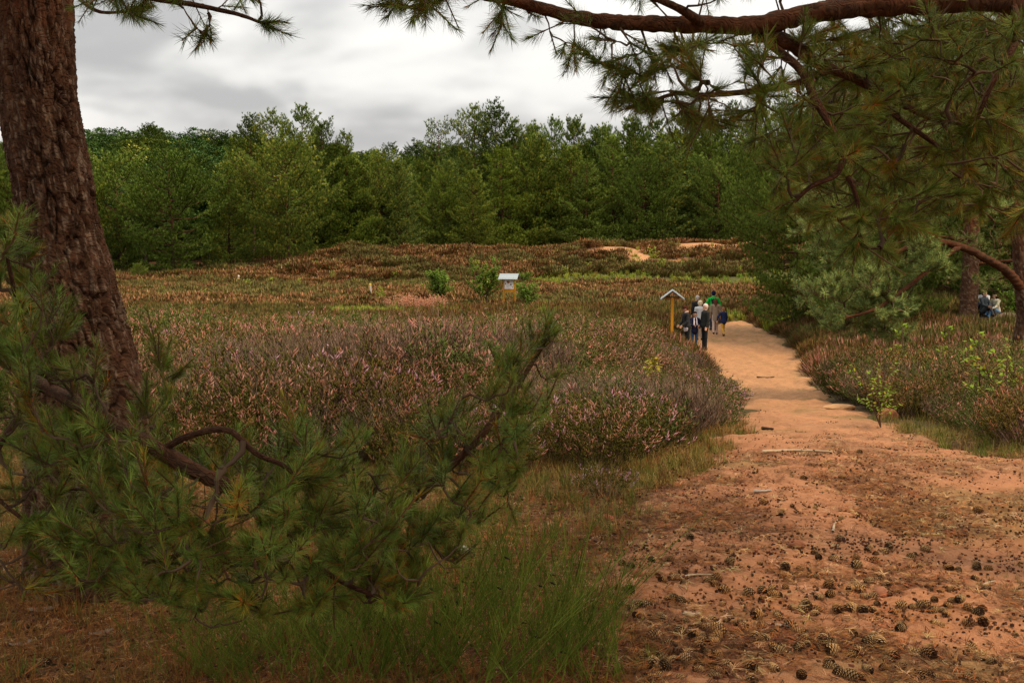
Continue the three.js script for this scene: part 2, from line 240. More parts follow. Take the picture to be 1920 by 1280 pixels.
const PINES = {
  bushyA: makePine(11, { H: 11, base: 0.02, R: 4.3, profile: bushy, cols: [G1, G2, G3], per: 7, rise: 0.16, tr: 0.2, dens: 1.1 }),
  bushyB: makePine(12, { H: 11, base: 0.02, R: 4.8, profile: bushy, cols: [G1, G2, B2], per: 7, rise: 0.1, tr: 0.2, dens: 1.1 }),
  coneA: makePine(13, { H: 13, base: 0.05, R: 3.9, profile: cone, cols: [G1, G2, B2], per: 6, rise: 0.08, dens: 1.1 }),
  coneB: makePine(14, { H: 13, base: 0.04, R: 3.6, profile: cone, cols: [B1, B2, G3], per: 7, rise: 0.14, dens: 1.15 }),
  coneC: makePine(15, { H: 13, base: 0.08, R: 4.2, profile: cone, cols: [G1, G2, G3], per: 7, rise: 0.0, dens: 1.15 }),
  tallA: makePine(16, { H: 16, base: 0.48, R: 3.1, profile: tallp, cols: [G1, G2, G3], per: 6, rise: 0.28, dens: 1.05 }),
  airy: makePine(17, { H: 16, base: 0.62, R: 2.5, profile: tallp, cols: [D1, G2, G3], per: 5, rise: 0.35, dens: 0.7, step: 0.6 }),
  fine: makePine(19, { H: 11, base: 0.06, R: 4.4, profile: bushy, cols: [G1, G2, B2], per: 7, rise: 0.02, tr: 0.2, dens: 2.0, fs: 0.66, step: 0.55 }),
  tallB: makePine(18, { H: 16, base: 0.35, R: 2.7, profile: tallp, cols: [D1, G1, G2], per: 6, rise: 0.25, dens: 1.0 }),
};
const PINEH = { fine: 11, bushyA: 11, bushyB: 11, coneA: 13, coneB: 13, coneC: 13, tallA: 16, airy: 16, tallB: 16 };
const TINTS = [[1, 1, 1], [0.8, 0.84, 0.78], [1.12, 1.08, 0.85], [0.92, 1.0, 0.98], [1.05, 1.05, 1.0], [0.7, 0.78, 0.7]].map(([a, b, c]) => { const m = vmat(0.9, {}, 0.15); m.color.setRGB(a * 1.22, b * 1.2, c * 1.15); return m; });
function pine(kind, x, z, top, label, group, turn, wide = 1) { // a far pine whose top stands at height top
  const g = thing('pine_tree', label, 'tree', group); const h = H(x, z), s = (top - h) / PINEH[kind];
  g.position.set(x, h, z); g.rotation.y = turn; g.scale.set(s * wide, s, s * wide);
  part(g, 'trunk', PINES[kind].wood, M.wood); part(g, 'crown', PINES[kind].crown, TINTS[Math.floor(hash3(Math.round(x * 10), Math.round(z * 10), 4) * TINTS.length)]); return g;
}
{
  const R = rng(77);
  const ORD = ['first', 'second', 'third', 'fourth', 'fifth', 'sixth', 'seventh', 'eighth', 'ninth', 'tenth', 'eleventh', 'twelfth', 'thirteenth', 'fourteenth', 'fifteenth', 'sixteenth', 'seventeenth', 'eighteenth', 'nineteenth', 'twentieth', 'twenty-first', 'twenty-second', 'twenty-third', 'twenty-fourth', 'twenty-fifth', 'twenty-sixth', 'twenty-seventh', 'twenty-eighth'];
  const row = (list, d0, d1, name, group) => { const order = list.filter((l) => !l[4]).map((l) => l[0]).sort((a, b) => a - b); for (const [px, py, kind, wide, own, dd] of list) {
    const label = name + ', ' + ORD[order.indexOf(px)] + ' from the left'; const d = dd ?? mix(d0, d1, R()), p = pt(px, py, d); pine(kind, p.x, -d, p.y, own ?? label, own ? undefined : group, R() * 6.28, wide ?? 1); } };
  row([[-90, 300, 'bushyA', 1.0], [20, 290, 'bushyB', 0.9], [120, 330, 'bushyA', 0.8], [215, 305, 'bushyA', 0.95], [318, 290, 'bushyB', 1.05, 'broadest rounded pine sweeping to the heather left of the walkers'], [425, 305, 'coneB', 1.05, 'bluish slender pine right of the broadest rounded pine'], [535, 275, 'bushyA', 1.0, 'bright green dome-shaped pine below the tall clump of pines'], [258, 495, 'bushyB', 1.0, 'small low young pine beside the big trunk in the foreground', 100]], 106, 112, 'rounded bushy pine at the left edge of the heath', 'front row of pines left');
  row([[470, 228, 'tallB', 0.9, 'left pine of the tall clump rising above the left forest edge'], [512, 216, 'tallA', 0.8, 'middle pine of the tall clump rising above the left forest edge'], [562, 207, 'tallA', 1.0, 'tallest pine of the clump above the left forest edge'], [602, 238, 'tallB', 0.8, 'right pine of the tall clump rising above the left forest edge'], [648, 248, 'coneA', 0.75, 'thin pointed pine tip just right of the tall left clump'], [622, 268, 'coneC', 1.15], [590, 330, 'coneA', 1.1], [660, 300, 'coneC', 1.2], [455, 260, 'coneC', 1.0]], 120, 128, 'dark layered pine below the tall left clump', 'pines under the tall left clump');
  row([[712, 300, 'bushyA', 0.7], [745, 300, 'coneB', 1.1], [830, 330, 'bushyB', 0.75], [838, 300, 'coneB', 1], [885, 320, 'coneC', 1.1], [940, 275, 'coneA', 1.15], [985, 300, 'bushyA', 0.8], [1010, 255, 'coneC', 1.1], [1070, 275, 'coneC', 1.05], [1100, 300, 'coneA', 1.1], [1150, 255, 'coneA', 1.1], [1210, 300, 'bushyB', 0.8], [1245, 265, 'coneB', 1.2], [1310, 290, 'coneB', 1.1], [1350, 300, 'bushyB', 0.8], [1400, 260, 'coneB', 1.15], [1450, 300, 'bushyB', 0.8]], 122, 131, 'layered pine in the front row behind the dune', 'front pines behind the dune');
  row([[822, 235, 'airy', 0.9, 'airy round-topped pine with sky showing through its crown'], [893, 207, 'tallA', 0.9, 'left half of the tall twin-topped pines behind the dune'], [928, 203, 'tallB', 0.95, 'right half of the tall twin-topped pines behind the dune'], [968, 232, 'tallA', 0.9], [1000, 232, 'coneB', 0.9], [1042, 222, 'coneA', 0.7], [1078, 222, 'coneC', 0.75], [1118, 240, 'coneA', 0.8], [1135, 235, 'coneB', 0.75], [1188, 222, 'coneC', 0.9], [1232, 225, 'coneA', 0.9], [1288, 200, 'coneC', 1], [1335, 222, 'coneA', 1], [1375, 205, 'tallB', 1], [1430, 200, 'coneC', 1.1], [1490, 220, 'coneA', 1.1], [1550, 190, 'tallB', 1.2], [1620, 200, 'coneC', 1.2], [1700, 190, 'coneA', 1.2], [1790, 200, 'coneC', 1.2], [1880, 190, 'tallB', 1.2], [1500, 290, 'bushyB', 1], [1580, 300, 'bushyA', 1], [1680, 280, 'bushyB', 1.1], [1770, 300, 'bushyA', 1.1], [1860, 280, 'bushyB', 1.1], [1950, 290, 'bushyA', 1.1], [760, 290, 'coneA', 1], [700, 285, 'coneC', 1], [790, 300, 'coneC', 1]], 136, 150, 'pine top in the second row behind the dune', 'second row of pines behind the dune');
  const deep = thing('forest_interior', 'dark pines crowded deep in the forest behind the dune', 'forest', null, 'stuff'), L = { coneA: [], coneB: [], tallB: [] };
  for (let k = 0; k < 40; k++) { const d = mix(156, 186, R()), px = 620 + k * 36 + (R() - 0.5) * 30, p = pt(px, 290 - 45 * sstep(800, 1000, px) + R() * 40, d), kind = Object.keys(L)[k % 3], h = H(p.x, -d), sc = (p.y - h) / PINEH[kind]; L[kind].push({ p: V(p.x, h, -d), q: turnY(R() * 6.28), s: V(sc * 1.2, sc, sc * 1.2) }); }
  for (const kind in L) { instanced(deep, 'crowns', PINES[kind].crown, M.foliage, L[kind]); instanced(deep, 'trunks', PINES[kind].wood, M.wood, L[kind]); }
}
function makeBroad(seed, o) {
  const R = rng(seed), crown = new GB(), wood = new GB();
  wood.tube([V(0, -0.5, 0), V(0.1, 2.5, 0), V(0, 5, 0.1), V(0.1, 8, 0)], (t) => mix(0.26, 0.08, t), 6, C('#5a4d40'));
  for (let c = 0; c < 46; c++) {
    const th = R() * 6.283, ph = Math.acos(1 - 1.75 * R()), rr = Math.pow(R(), 0.4); const cx = Math.sin(ph) * Math.cos(th) * 3.7 * rr, cy = 6.3 + Math.cos(ph) * 4.3 * rr, cz = Math.sin(ph) * Math.sin(th) * 3.7 * rr, cr = 0.8 + 0.8 * R(), base = mulc(mixc(o[0], o[1], R()), 0.8 + 0.4 * R());
    if (c % 5 === 0) wood.tube([V(0, 3.2, 0), V(cx * 0.5, mix(3.5, cy, 0.55), cz * 0.5), V(cx, cy, cz)], (t) => mix(0.1, 0.02, t), 4, C('#5a4d40'));
    for (let k = 0; k < 210; k++) {
      const a = R() * 6.283, b = Math.acos(2 * R() - 1), q = cr * (0.6 + 0.45 * R()), nx = Math.sin(b) * Math.cos(a), ny = Math.cos(b), nz = Math.sin(b) * Math.sin(a);
      let dx = nx + (R() - 0.5), dy = ny + (R() - 0.5) * 0.8 - 0.1, dz = nz + (R() - 0.5); const l = Math.hypot(dx, dy, dz) || 1, cc = mulc(base, 0.8 + 0.4 * R()); crown.blade(cx + nx * q, cy + ny * q * 0.85, cz + nz * q, dx / l, dy / l, dz / l, 0.22 + 0.14 * R(), 0.2 + 0.08 * R(), cc);
    }
  }
  return { crown: crown.geo(), wood: wood.geo() };
}
{
  const BR = [makeBroad(31, [C('#45602f'), C('#5f7a3c')]), makeBroad(32, [C('#3c5730'), C('#54703c')]), makeBroad(33, [C('#6a7a35'), C('#8a8a3c')]), makeBroad(34, [C('#4a6434'), C('#668046')])];
  const R = rng(5);
  const plant = (px, py, d, v, wide, label, group) => { const p = pt(px, py, d), h = H(p.x, -d), g = thing('broadleaf_tree', label, 'tree', group), s = Math.max(0.7, (p.y - h) / 10.8); g.position.set(p.x, h, -d); g.rotation.y = R() * 6.28; g.scale.set(s * wide, s, s * wide); part(g, 'trunk', BR[v].wood, M.wood); part(g, 'crown', BR[v].crown, M.foliage); };
  for (const [d, y0, step, y1] of [[150, 345, 42, 18], [185, 315, 36, 22], [225, 285, 34, 20], [265, 262, 30, 16], [310, 243, 28, 12]])
    for (let px = 130 + R() * 20; px < (d < 200 ? 480 : 700); px += step * (0.8 + 0.4 * R())) {
      const drop = 42 * sstep(330, 640, px) * (d > 200 ? 1 : 0.6), v = R() < 0.12 ? 2 : R() < 0.4 ? 1 : R() < 0.5 ? 3 : 0;
      plant(px, y0 + drop + (R() - 0.5) * y1, d, v, 1.25 + 0.3 * R(), v === 2 ? 'yellowish broadleaf tree on the wooded hill beyond the pines' : 'green broadleaf tree on the wooded hill beyond the pines', v === 2 ? 'yellowing hill trees' : 'green hill trees');
    }
  const far = thing('distant_forest', 'far dark wooded ridge low on the horizon', 'forest', null, 'stuff'), lists = [[], [], []];
  for (let k = 0; k < 2600; k++) { const d = k < 1500 ? 360 + 420 * R() : 165 + 195 * R(), x = (R() * 2 - 1) * 0.62 * d, s = 0.8 + 0.4 * R(); lists[k % 3].push({ p: V(x, H(x, -d) - 1, -d), q: turnY(R() * 6.28), s: V(1.3 * s, s, 1.3 * s) }); }
  instanced(far, 'treetops', PINES.coneC.crown, M.foliage, lists[0]); instanced(far, 'treetops', BR[1].crown, M.foliage, lists[1]); instanced(far, 'treetops', PINES.tallB.crown, M.foliage, lists[2]);
}

// ------------------------------------------------------------------ foreground and mid-ground pines grown towards shoot positions
function growTwigs(R, limbs, targets, o = {}) { // limbs: arrays of Vector3; returns {chains, tips}
  const nodes = []; const chains = [], tips = [], sp = o.spacing ?? 0.05;
  for (const L of limbs) { const c = new THREE.CatmullRomCurve3(L), n = Math.max(4, Math.ceil(c.getLength() / sp)); const ends = [1, 0.985, 0.97, 0.95].map((u) => c.getPoint(u)); for (const p of ends) tips.push({ p, d: c.getTangent(1) }); for (let k = Math.floor(n * (o.from ?? 0)); k <= n; k++) { const p = c.getPoint(k / n); nodes.push({ x: p.x, y: p.y, z: p.z, w: 0, t: c.getTangent(k / n) }); } }
  const dist = (t) => { let b = 1e9; for (const n of nodes) { const q = (n.x - t.x) ** 2 + (n.y - t.y) ** 2 + (n.z - t.z) ** 2; if (q < b) b = q; } return b; };
  const order = targets.map((t) => [dist(t), t]).sort((a, b) => a[0] - b[0]);
  for (const [, t] of order) {
    let best = null, bd = 1e9; for (const n of nodes) { const q = (n.x - t.x) ** 2 + (n.y - t.y) ** 2 + (n.z - t.z) ** 2; if (q < bd) { bd = q; best = n; } }
    const a = V(best.x, best.y, best.z), len = Math.sqrt(bd); if (len < 0.03) continue;
    const dir = V().subVectors(t, a), side = V(R() - 0.5, R() - 0.5, R() - 0.5).multiplyScalar(len * 0.5), c1 = a.clone().addScaledVector(best.t, len * 0.35).add(side.clone().multiplyScalar(0.4)).addScaledVector(dir, 0.12), c2 = t.clone().addScaledVector(dir, -0.3).add(V(0, -(o.sag ?? 0.22) * len, 0)).add(side.multiplyScalar(0.35));
    const curve = new THREE.CubicBezierCurve3(a, c1, c2, t), n = Math.max(4, Math.min(24, Math.ceil(len / sp))), pts = []; for (let k = 0; k <= n; k++) { const p = curve.getPoint(k / n); if (k && k < n) { p.x += (R() - 0.5) * sp * 0.22; p.y += (R() - 0.5) * sp * 0.22; p.z += (R() - 0.5) * sp * 0.22; } pts.push(p); }
    const ch = { pts, count: 1, parent: best.ch }; for (let u = best.ch; u; u = u.parent) u.count++;
    chains.push(ch); pts.forEach((p, k) => { if (k) nodes.push({ x: p.x, y: p.y, z: p.z, ch, t: curve.getTangent(k / n) }); });
    tips.push({ p: t, d: V().subVectors(t, c2).normalize(), ch });
  }
  return { chains, tips };
}
function twigMesh(chains, r0, sides, col, R) { const g = new GB(); for (const c of chains) { const ra = Math.min(r0 * 7, r0 * Math.pow(c.count, 0.42) * 1.25), rb = r0 * 0.8, k = 0.75 + 0.5 * R(), cc = mulc(col(R), k); g.tube(c.pts, (t) => mix(ra, rb, t), sides, cc); } return g.geo(); }
function makeShoot(seed, n, len, nl, w, seg, cols, spread = 1) { // brush of needle pairs round a twig tip, along +y
  const R = rng(seed), g = new GB();
  g.tube([V(0, 0, 0), V(0, len * 0.5, 0), V(0, len, 0)], (t) => mix(0.0032, 0.002, t), 4, C('#5e4a32'));
  g.spike(0, len, 0, 0, 1, 0, 0.011, 0.0028, C('#8e5a38'));
  for (let k = 0; k < n; k++) {
    const s = Math.pow(R(), 0.8), y = len * s, az = R() * 6.283, open = (mix(1.15, 0.35, s * s) + (R() - 0.5) * 0.5) * spread, dead = R() < 0.09 * (1.25 - s);
    const c = dead ? C('#9a6a30') : mulc(mixc(cols[0], cols[1], R()), 0.8 + 0.45 * R());
    for (let m = 0; m < 2; m++) { const a = az + (m ? 0.1 : -0.1), o = open + (m ? 0.08 : -0.05), L = nl * (0.6 + 0.5 * R()); g.blade(0, y, 0, Math.sin(o) * Math.cos(a), Math.cos(o), Math.sin(o) * Math.sin(a), L, w, c, mulc(c, 1.08), L * 0.16 * (R() - 0.35), seg); }
  }
  return g.geo();
}
const NG = [C('#485c1e'), C('#7c8f38')];
const SHOOTS = [[62, 0.10, 0.060, 1.1], [48, 0.07, 0.054, 1.2], [70, 0.13, 0.062, 0.9], [40, 0.085, 0.050, 1.0], [30, 0.12, 0.058, 1.25], [56, 0.06, 0.064, 0.85]].map(([n, l, nl, sp], s) => makeShoot(41 + s, n, l, nl, 0.00145, 2, NG, sp));
const SHOOTSMID = [1, 2, 3].map((s) => makeShoot(50 + s, 34, 0.15, 0.085, 0.006, 1, [C('#586c32'), C('#96a660')]));
const SHOOTSTOP = [1, 2, 3].map((s) => makeShoot(60 + s, 26, 0.2, 0.11, 0.009, 1, NG));
function putShoots(parent, tips, R, protos, o = {}) {
  const lists = protos.map(() => []);
  for (const t of tips) {
    const n = 1 + Math.floor(R() * (o.extra ?? 3)); for (let k = 0; k < n; k++) {
      const d = t.d.clone().multiplyScalar(0.8).add(V((R() - 0.5) * (k ? 1.5 : 0.4), (o.up ?? 0.35) + (R() - 0.5) * 0.4, (R() - 0.5) * (k ? 1.5 : 0.4))).normalize();
      const c = t.ch, q = k && c ? c.pts[Math.max(1, c.pts.length - 1 - Math.floor(R() * 3))] : t.p, b = (o.tint ?? (() => 1))(R); lists[Math.floor(R() * protos.length)].push({ p: q, q: quatTo(d, R() * 6.28), s: (o.size ?? 1) * (0.75 + 0.5 * R()), c: typeof b === 'number' ? [b, b, b] : b });
    }
  }
  protos.forEach((g, k) => { if (lists[k].length) instanced(parent, 'needles', g, M.needle, lists[k]); });
}
function plates(u, v, wrap) { // cellular bark plates: nearest distance, gap to the second nearest, plate id
  const ui = Math.floor(u), vi = Math.floor(v); let a = 9, b = 9, id = 0; for (let j = -1; j <= 1; j++) for (let i = -1; i <= 1; i++) { const U = ((ui + i) % wrap + wrap) % wrap, h1 = hash3(U, vi + j, 11), h2 = hash3(U, vi + j, 12), d = Math.hypot(ui + i + h1 - u, (vi + j + h2 - v) * 1.05); if (d < a) { b = a; a = d; id = U * 131 + vi + j; } else if (d < b) b = d; }
  return [a, b - a, id];
}
function barkTrunk(rows, o) { // rows: [Vector3, radius]; ridged bark plates as real relief
  const g = new GB(), curve = new THREE.CatmullRomCurve3(rows.map((r) => r[0])), n = o.n, S = o.sides, lens = rows.map((r) => r[1]);
  const frames = []; for (let k = 0; k <= n; k++) frames.push([curve.getPoint(k / n), curve.getTangent(k / n)]);
  const N = V(1, 0, 0), B = V(); let along = 0;
  for (let k = 0; k <= n; k++) {
    const [p, T] = frames[k]; N.addScaledVector(T, -N.dot(T)).normalize(); B.crossVectors(T, N); if (k) along += p.distanceTo(frames[k - 1][0]);
    const f = k / n * (rows.length - 1), i = Math.min(rows.length - 2, Math.floor(f)), r = mix(lens[i], lens[i + 1], f - i);
    for (let s = 0; s <= S; s++) {
      const a = (s % S) / S * 6.28318, ca = Math.cos(a), sa = Math.sin(a), wx = ca * 0.9, wz = sa * 0.9;
      const wu = (fbm(wx * 3 + 3, wz * 3, along * 3.1, 4) - 0.5) * 2.4, wv = (fbm(wx * 4 + 40, wz * 4, along * 4, 3) - 0.5) * 1.6, [c1, e1, cid] = plates((a / 6.28318) * o.plates + wu, along * o.rows + wv, o.plates), [c2, e2] = plates((a / 6.28318) * o.plates * 3 + wu * 3, along * o.rows * 2.6 + wv * 2, o.plates * 3);
      const fine = fbm(wx * 26, wz * 26, along * 9, 3), plate = sstep(0.0, 0.2, e1 + 0.3 * sstep(0.45, 0.7, noise(wx * 4 + 60, wz * 4, along * 5))) * (0.62 + 0.38 * hash3(cid, 7, 3)) + 0.22 * sstep(0.0, 0.3, e2) * hash3(Math.floor(c2 * 999), 1, 1) + 0.3 * (fine - 0.5), fl = 1 + (o.flare ?? 0) * Math.pow(clamp(1 - along / 1.1), 2.4) * (0.75 + 0.5 * Math.sin(a * 4 + 1));
      const rr = r * fl * (1 + 0.07 * (fbm(wx * 1.5, wz * 1.5, along * 1.4, 2) - 0.5)) + o.depth * (plate - 0.7) + 0.007 * (noise(wx * 48, wz * 48, along * 26) - 0.5);
      const t1 = fbm(wx * 5 + 20, wz * 5, along * 6, 4), t2 = noise(wx * 22, wz * 22, along * 30); let c = mulc(mixc(o.cols[0], o.cols[1], sstep(0.3, 0.7, t1) * 0.6 + 0.4 * hash3(cid, 3, 9)), 0.85 + 0.3 * hash3(cid, 5, 5)); c = mixc(c, o.cols[2], sstep(0.55, 0.85, t2) * 0.7); c = mixc(c, o.top, sstep(o.topFrom, o.topTo, along) * sstep(0.25, 0.6, noise(wx * 6, wz * 6, along * 7 + 9)));
      g.v(p.x + (N.x * ca + B.x * sa) * rr, p.y + (N.y * ca + B.y * sa) * rr, p.z + (N.z * ca + B.z * sa) * rr, mulc(c, 0.8 + 0.4 * noise(wx * 60, wz * 60, along * 60)), s / S * 4, along);
    }
  }
  const w = S + 1; for (let k = 0; k < n; k++) for (let s = 0; s < S; s++) { const a = k * w + s; g.i.push(a, a + 1, a + w, a + 1, a + w + 1, a + w); }
  return g.geo();
}
const BK = { cols: [C('#4c3528'), C('#664836'), C('#98826e')], top: C('#8e5230') };
const twigCol = (R) => mixc(C('#4e3b2e'), C('#6f5a46'), R());
function crownTop(parent, R, centre, rad, n, trunkTop) { // crown high above the frame that shades the foreground
  const t = []; for (let k = 0; k < n; k++) { const a = R() * 6.283, b = Math.acos(2 * R() - 1), q = Math.pow(R(), 0.45); t.push(V(centre.x + Math.sin(b) * Math.cos(a) * rad.x * q, centre.y + Math.cos(b) * rad.y * q, centre.z + Math.sin(b) * Math.sin(a) * rad.z * q)); }
  const limbs = []; for (let k = 0; k < 9; k++) { const a = k / 9 * 6.283 + R(), y0 = mix(trunkTop[0].y, trunkTop[1].y, 0.15 + 0.75 * (k / 9)), l = rad.x * (0.6 + 0.3 * R()); const s = V(mix(trunkTop[0].x, trunkTop[1].x, k / 9), y0, mix(trunkTop[0].z, trunkTop[1].z, k / 9)); limbs.push([s, s.clone().add(V(Math.cos(a) * l * 0.5, l * 0.12, Math.sin(a) * l * 0.5)), s.clone().add(V(Math.cos(a) * l, l * 0.35, Math.sin(a) * l))]); }
  for (const L of limbs) { const g = new GB(); g.tube(new THREE.CatmullRomCurve3(L).getPoints(14), (u) => mix(0.055, 0.02, u), 7, mixc(BK.cols[0], BK.top, 0.6)); part(parent, 'branch', g.geo(), M.bark); }
  const gr = growTwigs(R, limbs, t, { spacing: 0.18 }); part(parent, 'twigs', twigMesh(gr.chains, 0.006, 3, twigCol, R), M.wood, 'stuff'); putShoots(parent, gr.tips, R, SHOOTSTOP, { extra: 6, size: 1.25 });
}
const limbMesh = (pts, r0, r1, n, seed, mixTop) => { const c = new THREE.CatmullRomCurve3(pts), g = new GB(), N = n * 3, ll = c.getLength(); g.tube(c.getPoints(N), (t) => (a) => mix(r0, r1, t) * (0.80 + 0.24 * noise(Math.cos(a) * 1.5 + 5, Math.sin(a) * 1.5, t * ll * 5 + seed) + 0.30 * sstep(0.05, 0.45, Math.abs(noise(Math.cos(a) * 4.5 + 3 * noise(t * ll * 6, seed), Math.sin(a) * 4.5, t * ll * 13 + seed) - 0.5) * 2) * (r0 > 0.02 ? 0.8 : 0.35) + 0.06 * noise(Math.cos(a) * 9, Math.sin(a) * 9, t * ll * 40) + 0.05), 14, (t, a, p) => mulc(mixc(mixc(BK.cols[0], BK.cols[1], noise(a * 2, t * 60, seed)), BK.top, mixTop * sstep(0.3, 0.6, noise(Math.cos(a) * 3, Math.sin(a) * 3 + t * 40, seed))), 0.75 + 0.5 * noise(a * 5, t * 160, seed))); return g.geo(); };
const P3 = (list) => list.map(([x, y, d]) => pt(x, y, d));
const fillC = (R, poly, n, per, rad, d0, d1) => { const r = []; for (let k = 0; k < n; k++) { const [x, y] = samplePoly(poly, R), c = pt(x, y, mix(d0, d1, R())), q = rad * (0.6 + 0.8 * R()); for (let j = 0; j < per; j++) r.push(V(c.x + (R() - 0.5) * 2 * q, c.y + (R() - 0.5) * q * 0.8, c.z + (R() - 0.5) * 2 * q)); } return r; };
const fill = (R, poly, n, d0, d1) => { const r = []; for (let k = 0; k < n; k++) { const [x, y] = samplePoly(poly, R); r.push(pt(x, y, mix(d0, d1, R()))); } return r; };
{ // big leaning pine at the left
  const R = rng(101), t = thing('pine_tree', 'large leaning pine trunk with deeply furrowed bark at the left edge', 'tree'), base = gp(190, 1112); t.position.copy(base);
  const L = (p) => p.clone().sub(base), D = 4.45, k = D / F;
  const rows = [[190, 1150, 270], [186, 1080, 262], [178, 960, 256], [170, 840, 248], [163, 760, 240], [154, 680, 214], [143, 600, 190], [130, 520, 172], [117, 450, 158], [101, 350, 150], [85, 260, 146], [72, 160, 140], [66, 0, 136], [58, -200, 132], [62, -500, 124], [80, -900, 112], [70, -1400, 96], [90, -2000, 76], [100, -2600, 50]].map(([x, y, w]) => [L(pt(x - w * 0.02, y, D)), w * k / 2 * 0.9]);
  part(t, 'trunk', barkTrunk(rows, { n: 640, sides: 240, plates: 24, rows: 7.5, depth: 0.034, flare: 0.16, cols: BK.cols, top: BK.top, topFrom: 2.2, topTo: 3.6 }), M.bark);
  // low limb with its twigs and needles
  const limb = P3([[30, 640, 4.2], [20, 690, 3.4], [80, 722, 2.9], [230, 805, 2.3], [380, 890, 2.15], [510, 945, 2.2], [650, 975, 2.75], [790, 915, 2.75], [880, 840, 2.72], [960, 740, 2.8], [1022, 640, 2.85]]).map(L);
  const hoop = P3([[300, 845, 2.22], [360, 815, 2.15], [430, 808, 2.1], [480, 850, 2.1], [530, 872, 2.15], [570, 905, 2.2]]).map(L), up = P3([[110, 740, 2.82], [60, 650, 2.7], [30, 560, 2.6], [10, 470, 2.55]]).map(L), left = P3([[80, 722, 2.9], [20, 800, 2.6], [-30, 900, 2.4], [60, 990, 2.35]]).map(L), down = P3([[440, 925, 2.52], [400, 1000, 2.4], [330, 1040, 2.3], [250, 1060, 2.25]]).map(L), drop = P3([[520, 945, 2.5], [560, 1030, 2.4], [640, 1090, 2.35], [740, 1130, 2.35]]).map(L);
  part(t, 'branch', limbMesh(limb, 0.021, 0.005, 110, 3, 0.15), M.bark);
  for (const b of [hoop, up, left, down, drop]) part(t, 'branch', limbMesh(b, 0.008, 0.004, 50, 4, 0.1), M.bark);
  const tg = [
    ...fill(R, [[-60, 420], [90, 470], [115, 590], [60, 700], [-60, 720]], 32, 2.3, 3.0), ...fill(R, [[-60, 560], [180, 600], [205, 760], [240, 810], [150, 1000], [-60, 1010]], 70, 2.1, 2.9),
    ...fill(R, [[230, 850], [420, 840], [520, 910], [560, 1090], [330, 1130], [130, 1090], [140, 1000]], 96, 1.95, 2.6), ...fill(R, [[480, 810], [640, 810], [740, 910], [720, 1080], [560, 1100]], 84, 2.15, 2.8),
    ...fill(R, [[720, 960], [840, 760], [900, 720], [960, 670], [1005, 620], [1040, 630], [1045, 720], [1000, 830], [950, 950], [880, 1010], [740, 1060]], 78, 2.45, 2.95), ...fill(R, [[560, 1060], [900, 1000], [850, 1080], [650, 1150]], 32, 2.3, 2.7), ...fill(R, [[150, 1040], [520, 1080], [640, 1130], [560, 1190], [260, 1180]], 26, 2.05, 2.5), ...fill(R, [[255, 620], [330, 640], [330, 820], [270, 850]], 8, 2.7, 3.1), ...fill(R, [[-40, 980], [200, 1010], [260, 1130], [-40, 1110]], 26, 2.1, 2.6),
  ].map(L);
  const gr = growTwigs(R, [limb.slice(2), hoop, up, left, down, drop], tg, { spacing: 0.035 });
  part(t, 'twigs', twigMesh(gr.chains, 0.0024, 5, twigCol, R), M.wood, 'stuff'); putShoots(t, gr.tips, R, SHOOTS, { extra: 7, up: 0.4, size: 0.7, tint: (r) => { const k = 0.7 + 0.6 * r(); return r() < 0.06 ? [1.9, 1.0, 0.7] : [k * (0.9 + 0.35 * r()), k, k * 0.95]; } });
  // twigs hanging into the top of the frame
  const topL = P3([[70, -260, 4.3], [180, -60, 3.7], [270, -8, 3.4], [370, 10, 3.3], [450, 28, 3.25], [492, 44, 3.2]]).map(L), topM = P3([[70, -200, 4.3], [120, -40, 3.8], [180, 20, 3.6], [240, 22, 3.5]]).map(L);
  part(t, 'branch', limbMesh(topL, 0.014, 0.004, 40, 5, 0.3), M.bark); part(t, 'branch', limbMesh(topM, 0.010, 0.004, 30, 6, 0.3), M.bark);
  const gr2 = growTwigs(R, [topL, topM], [...fill(R, [[140, -60], [470, -60], [470, 15], [380, 30], [260, -5], [150, 20]], 40, 3.0, 3.7), ...fill(R, [[340, 20], [400, 20], [385, 70], [350, 60]], 4, 3.2, 3.4)].map(L), { spacing: 0.04, sag: -0.1 });
  part(t, 'twigs', twigMesh(gr2.chains, 0.0022, 5, twigCol, R), M.wood, 'stuff'); putShoots(t, gr2.tips, R, SHOOTS, { extra: 2, up: 0.05, size: 0.85 });
  crownTop(t, R, L(V(-1.6, 8.6, -3.4)), V(3.6, 2.4, 3.6), 520, [rows[14][0], rows[18][0]]);
}
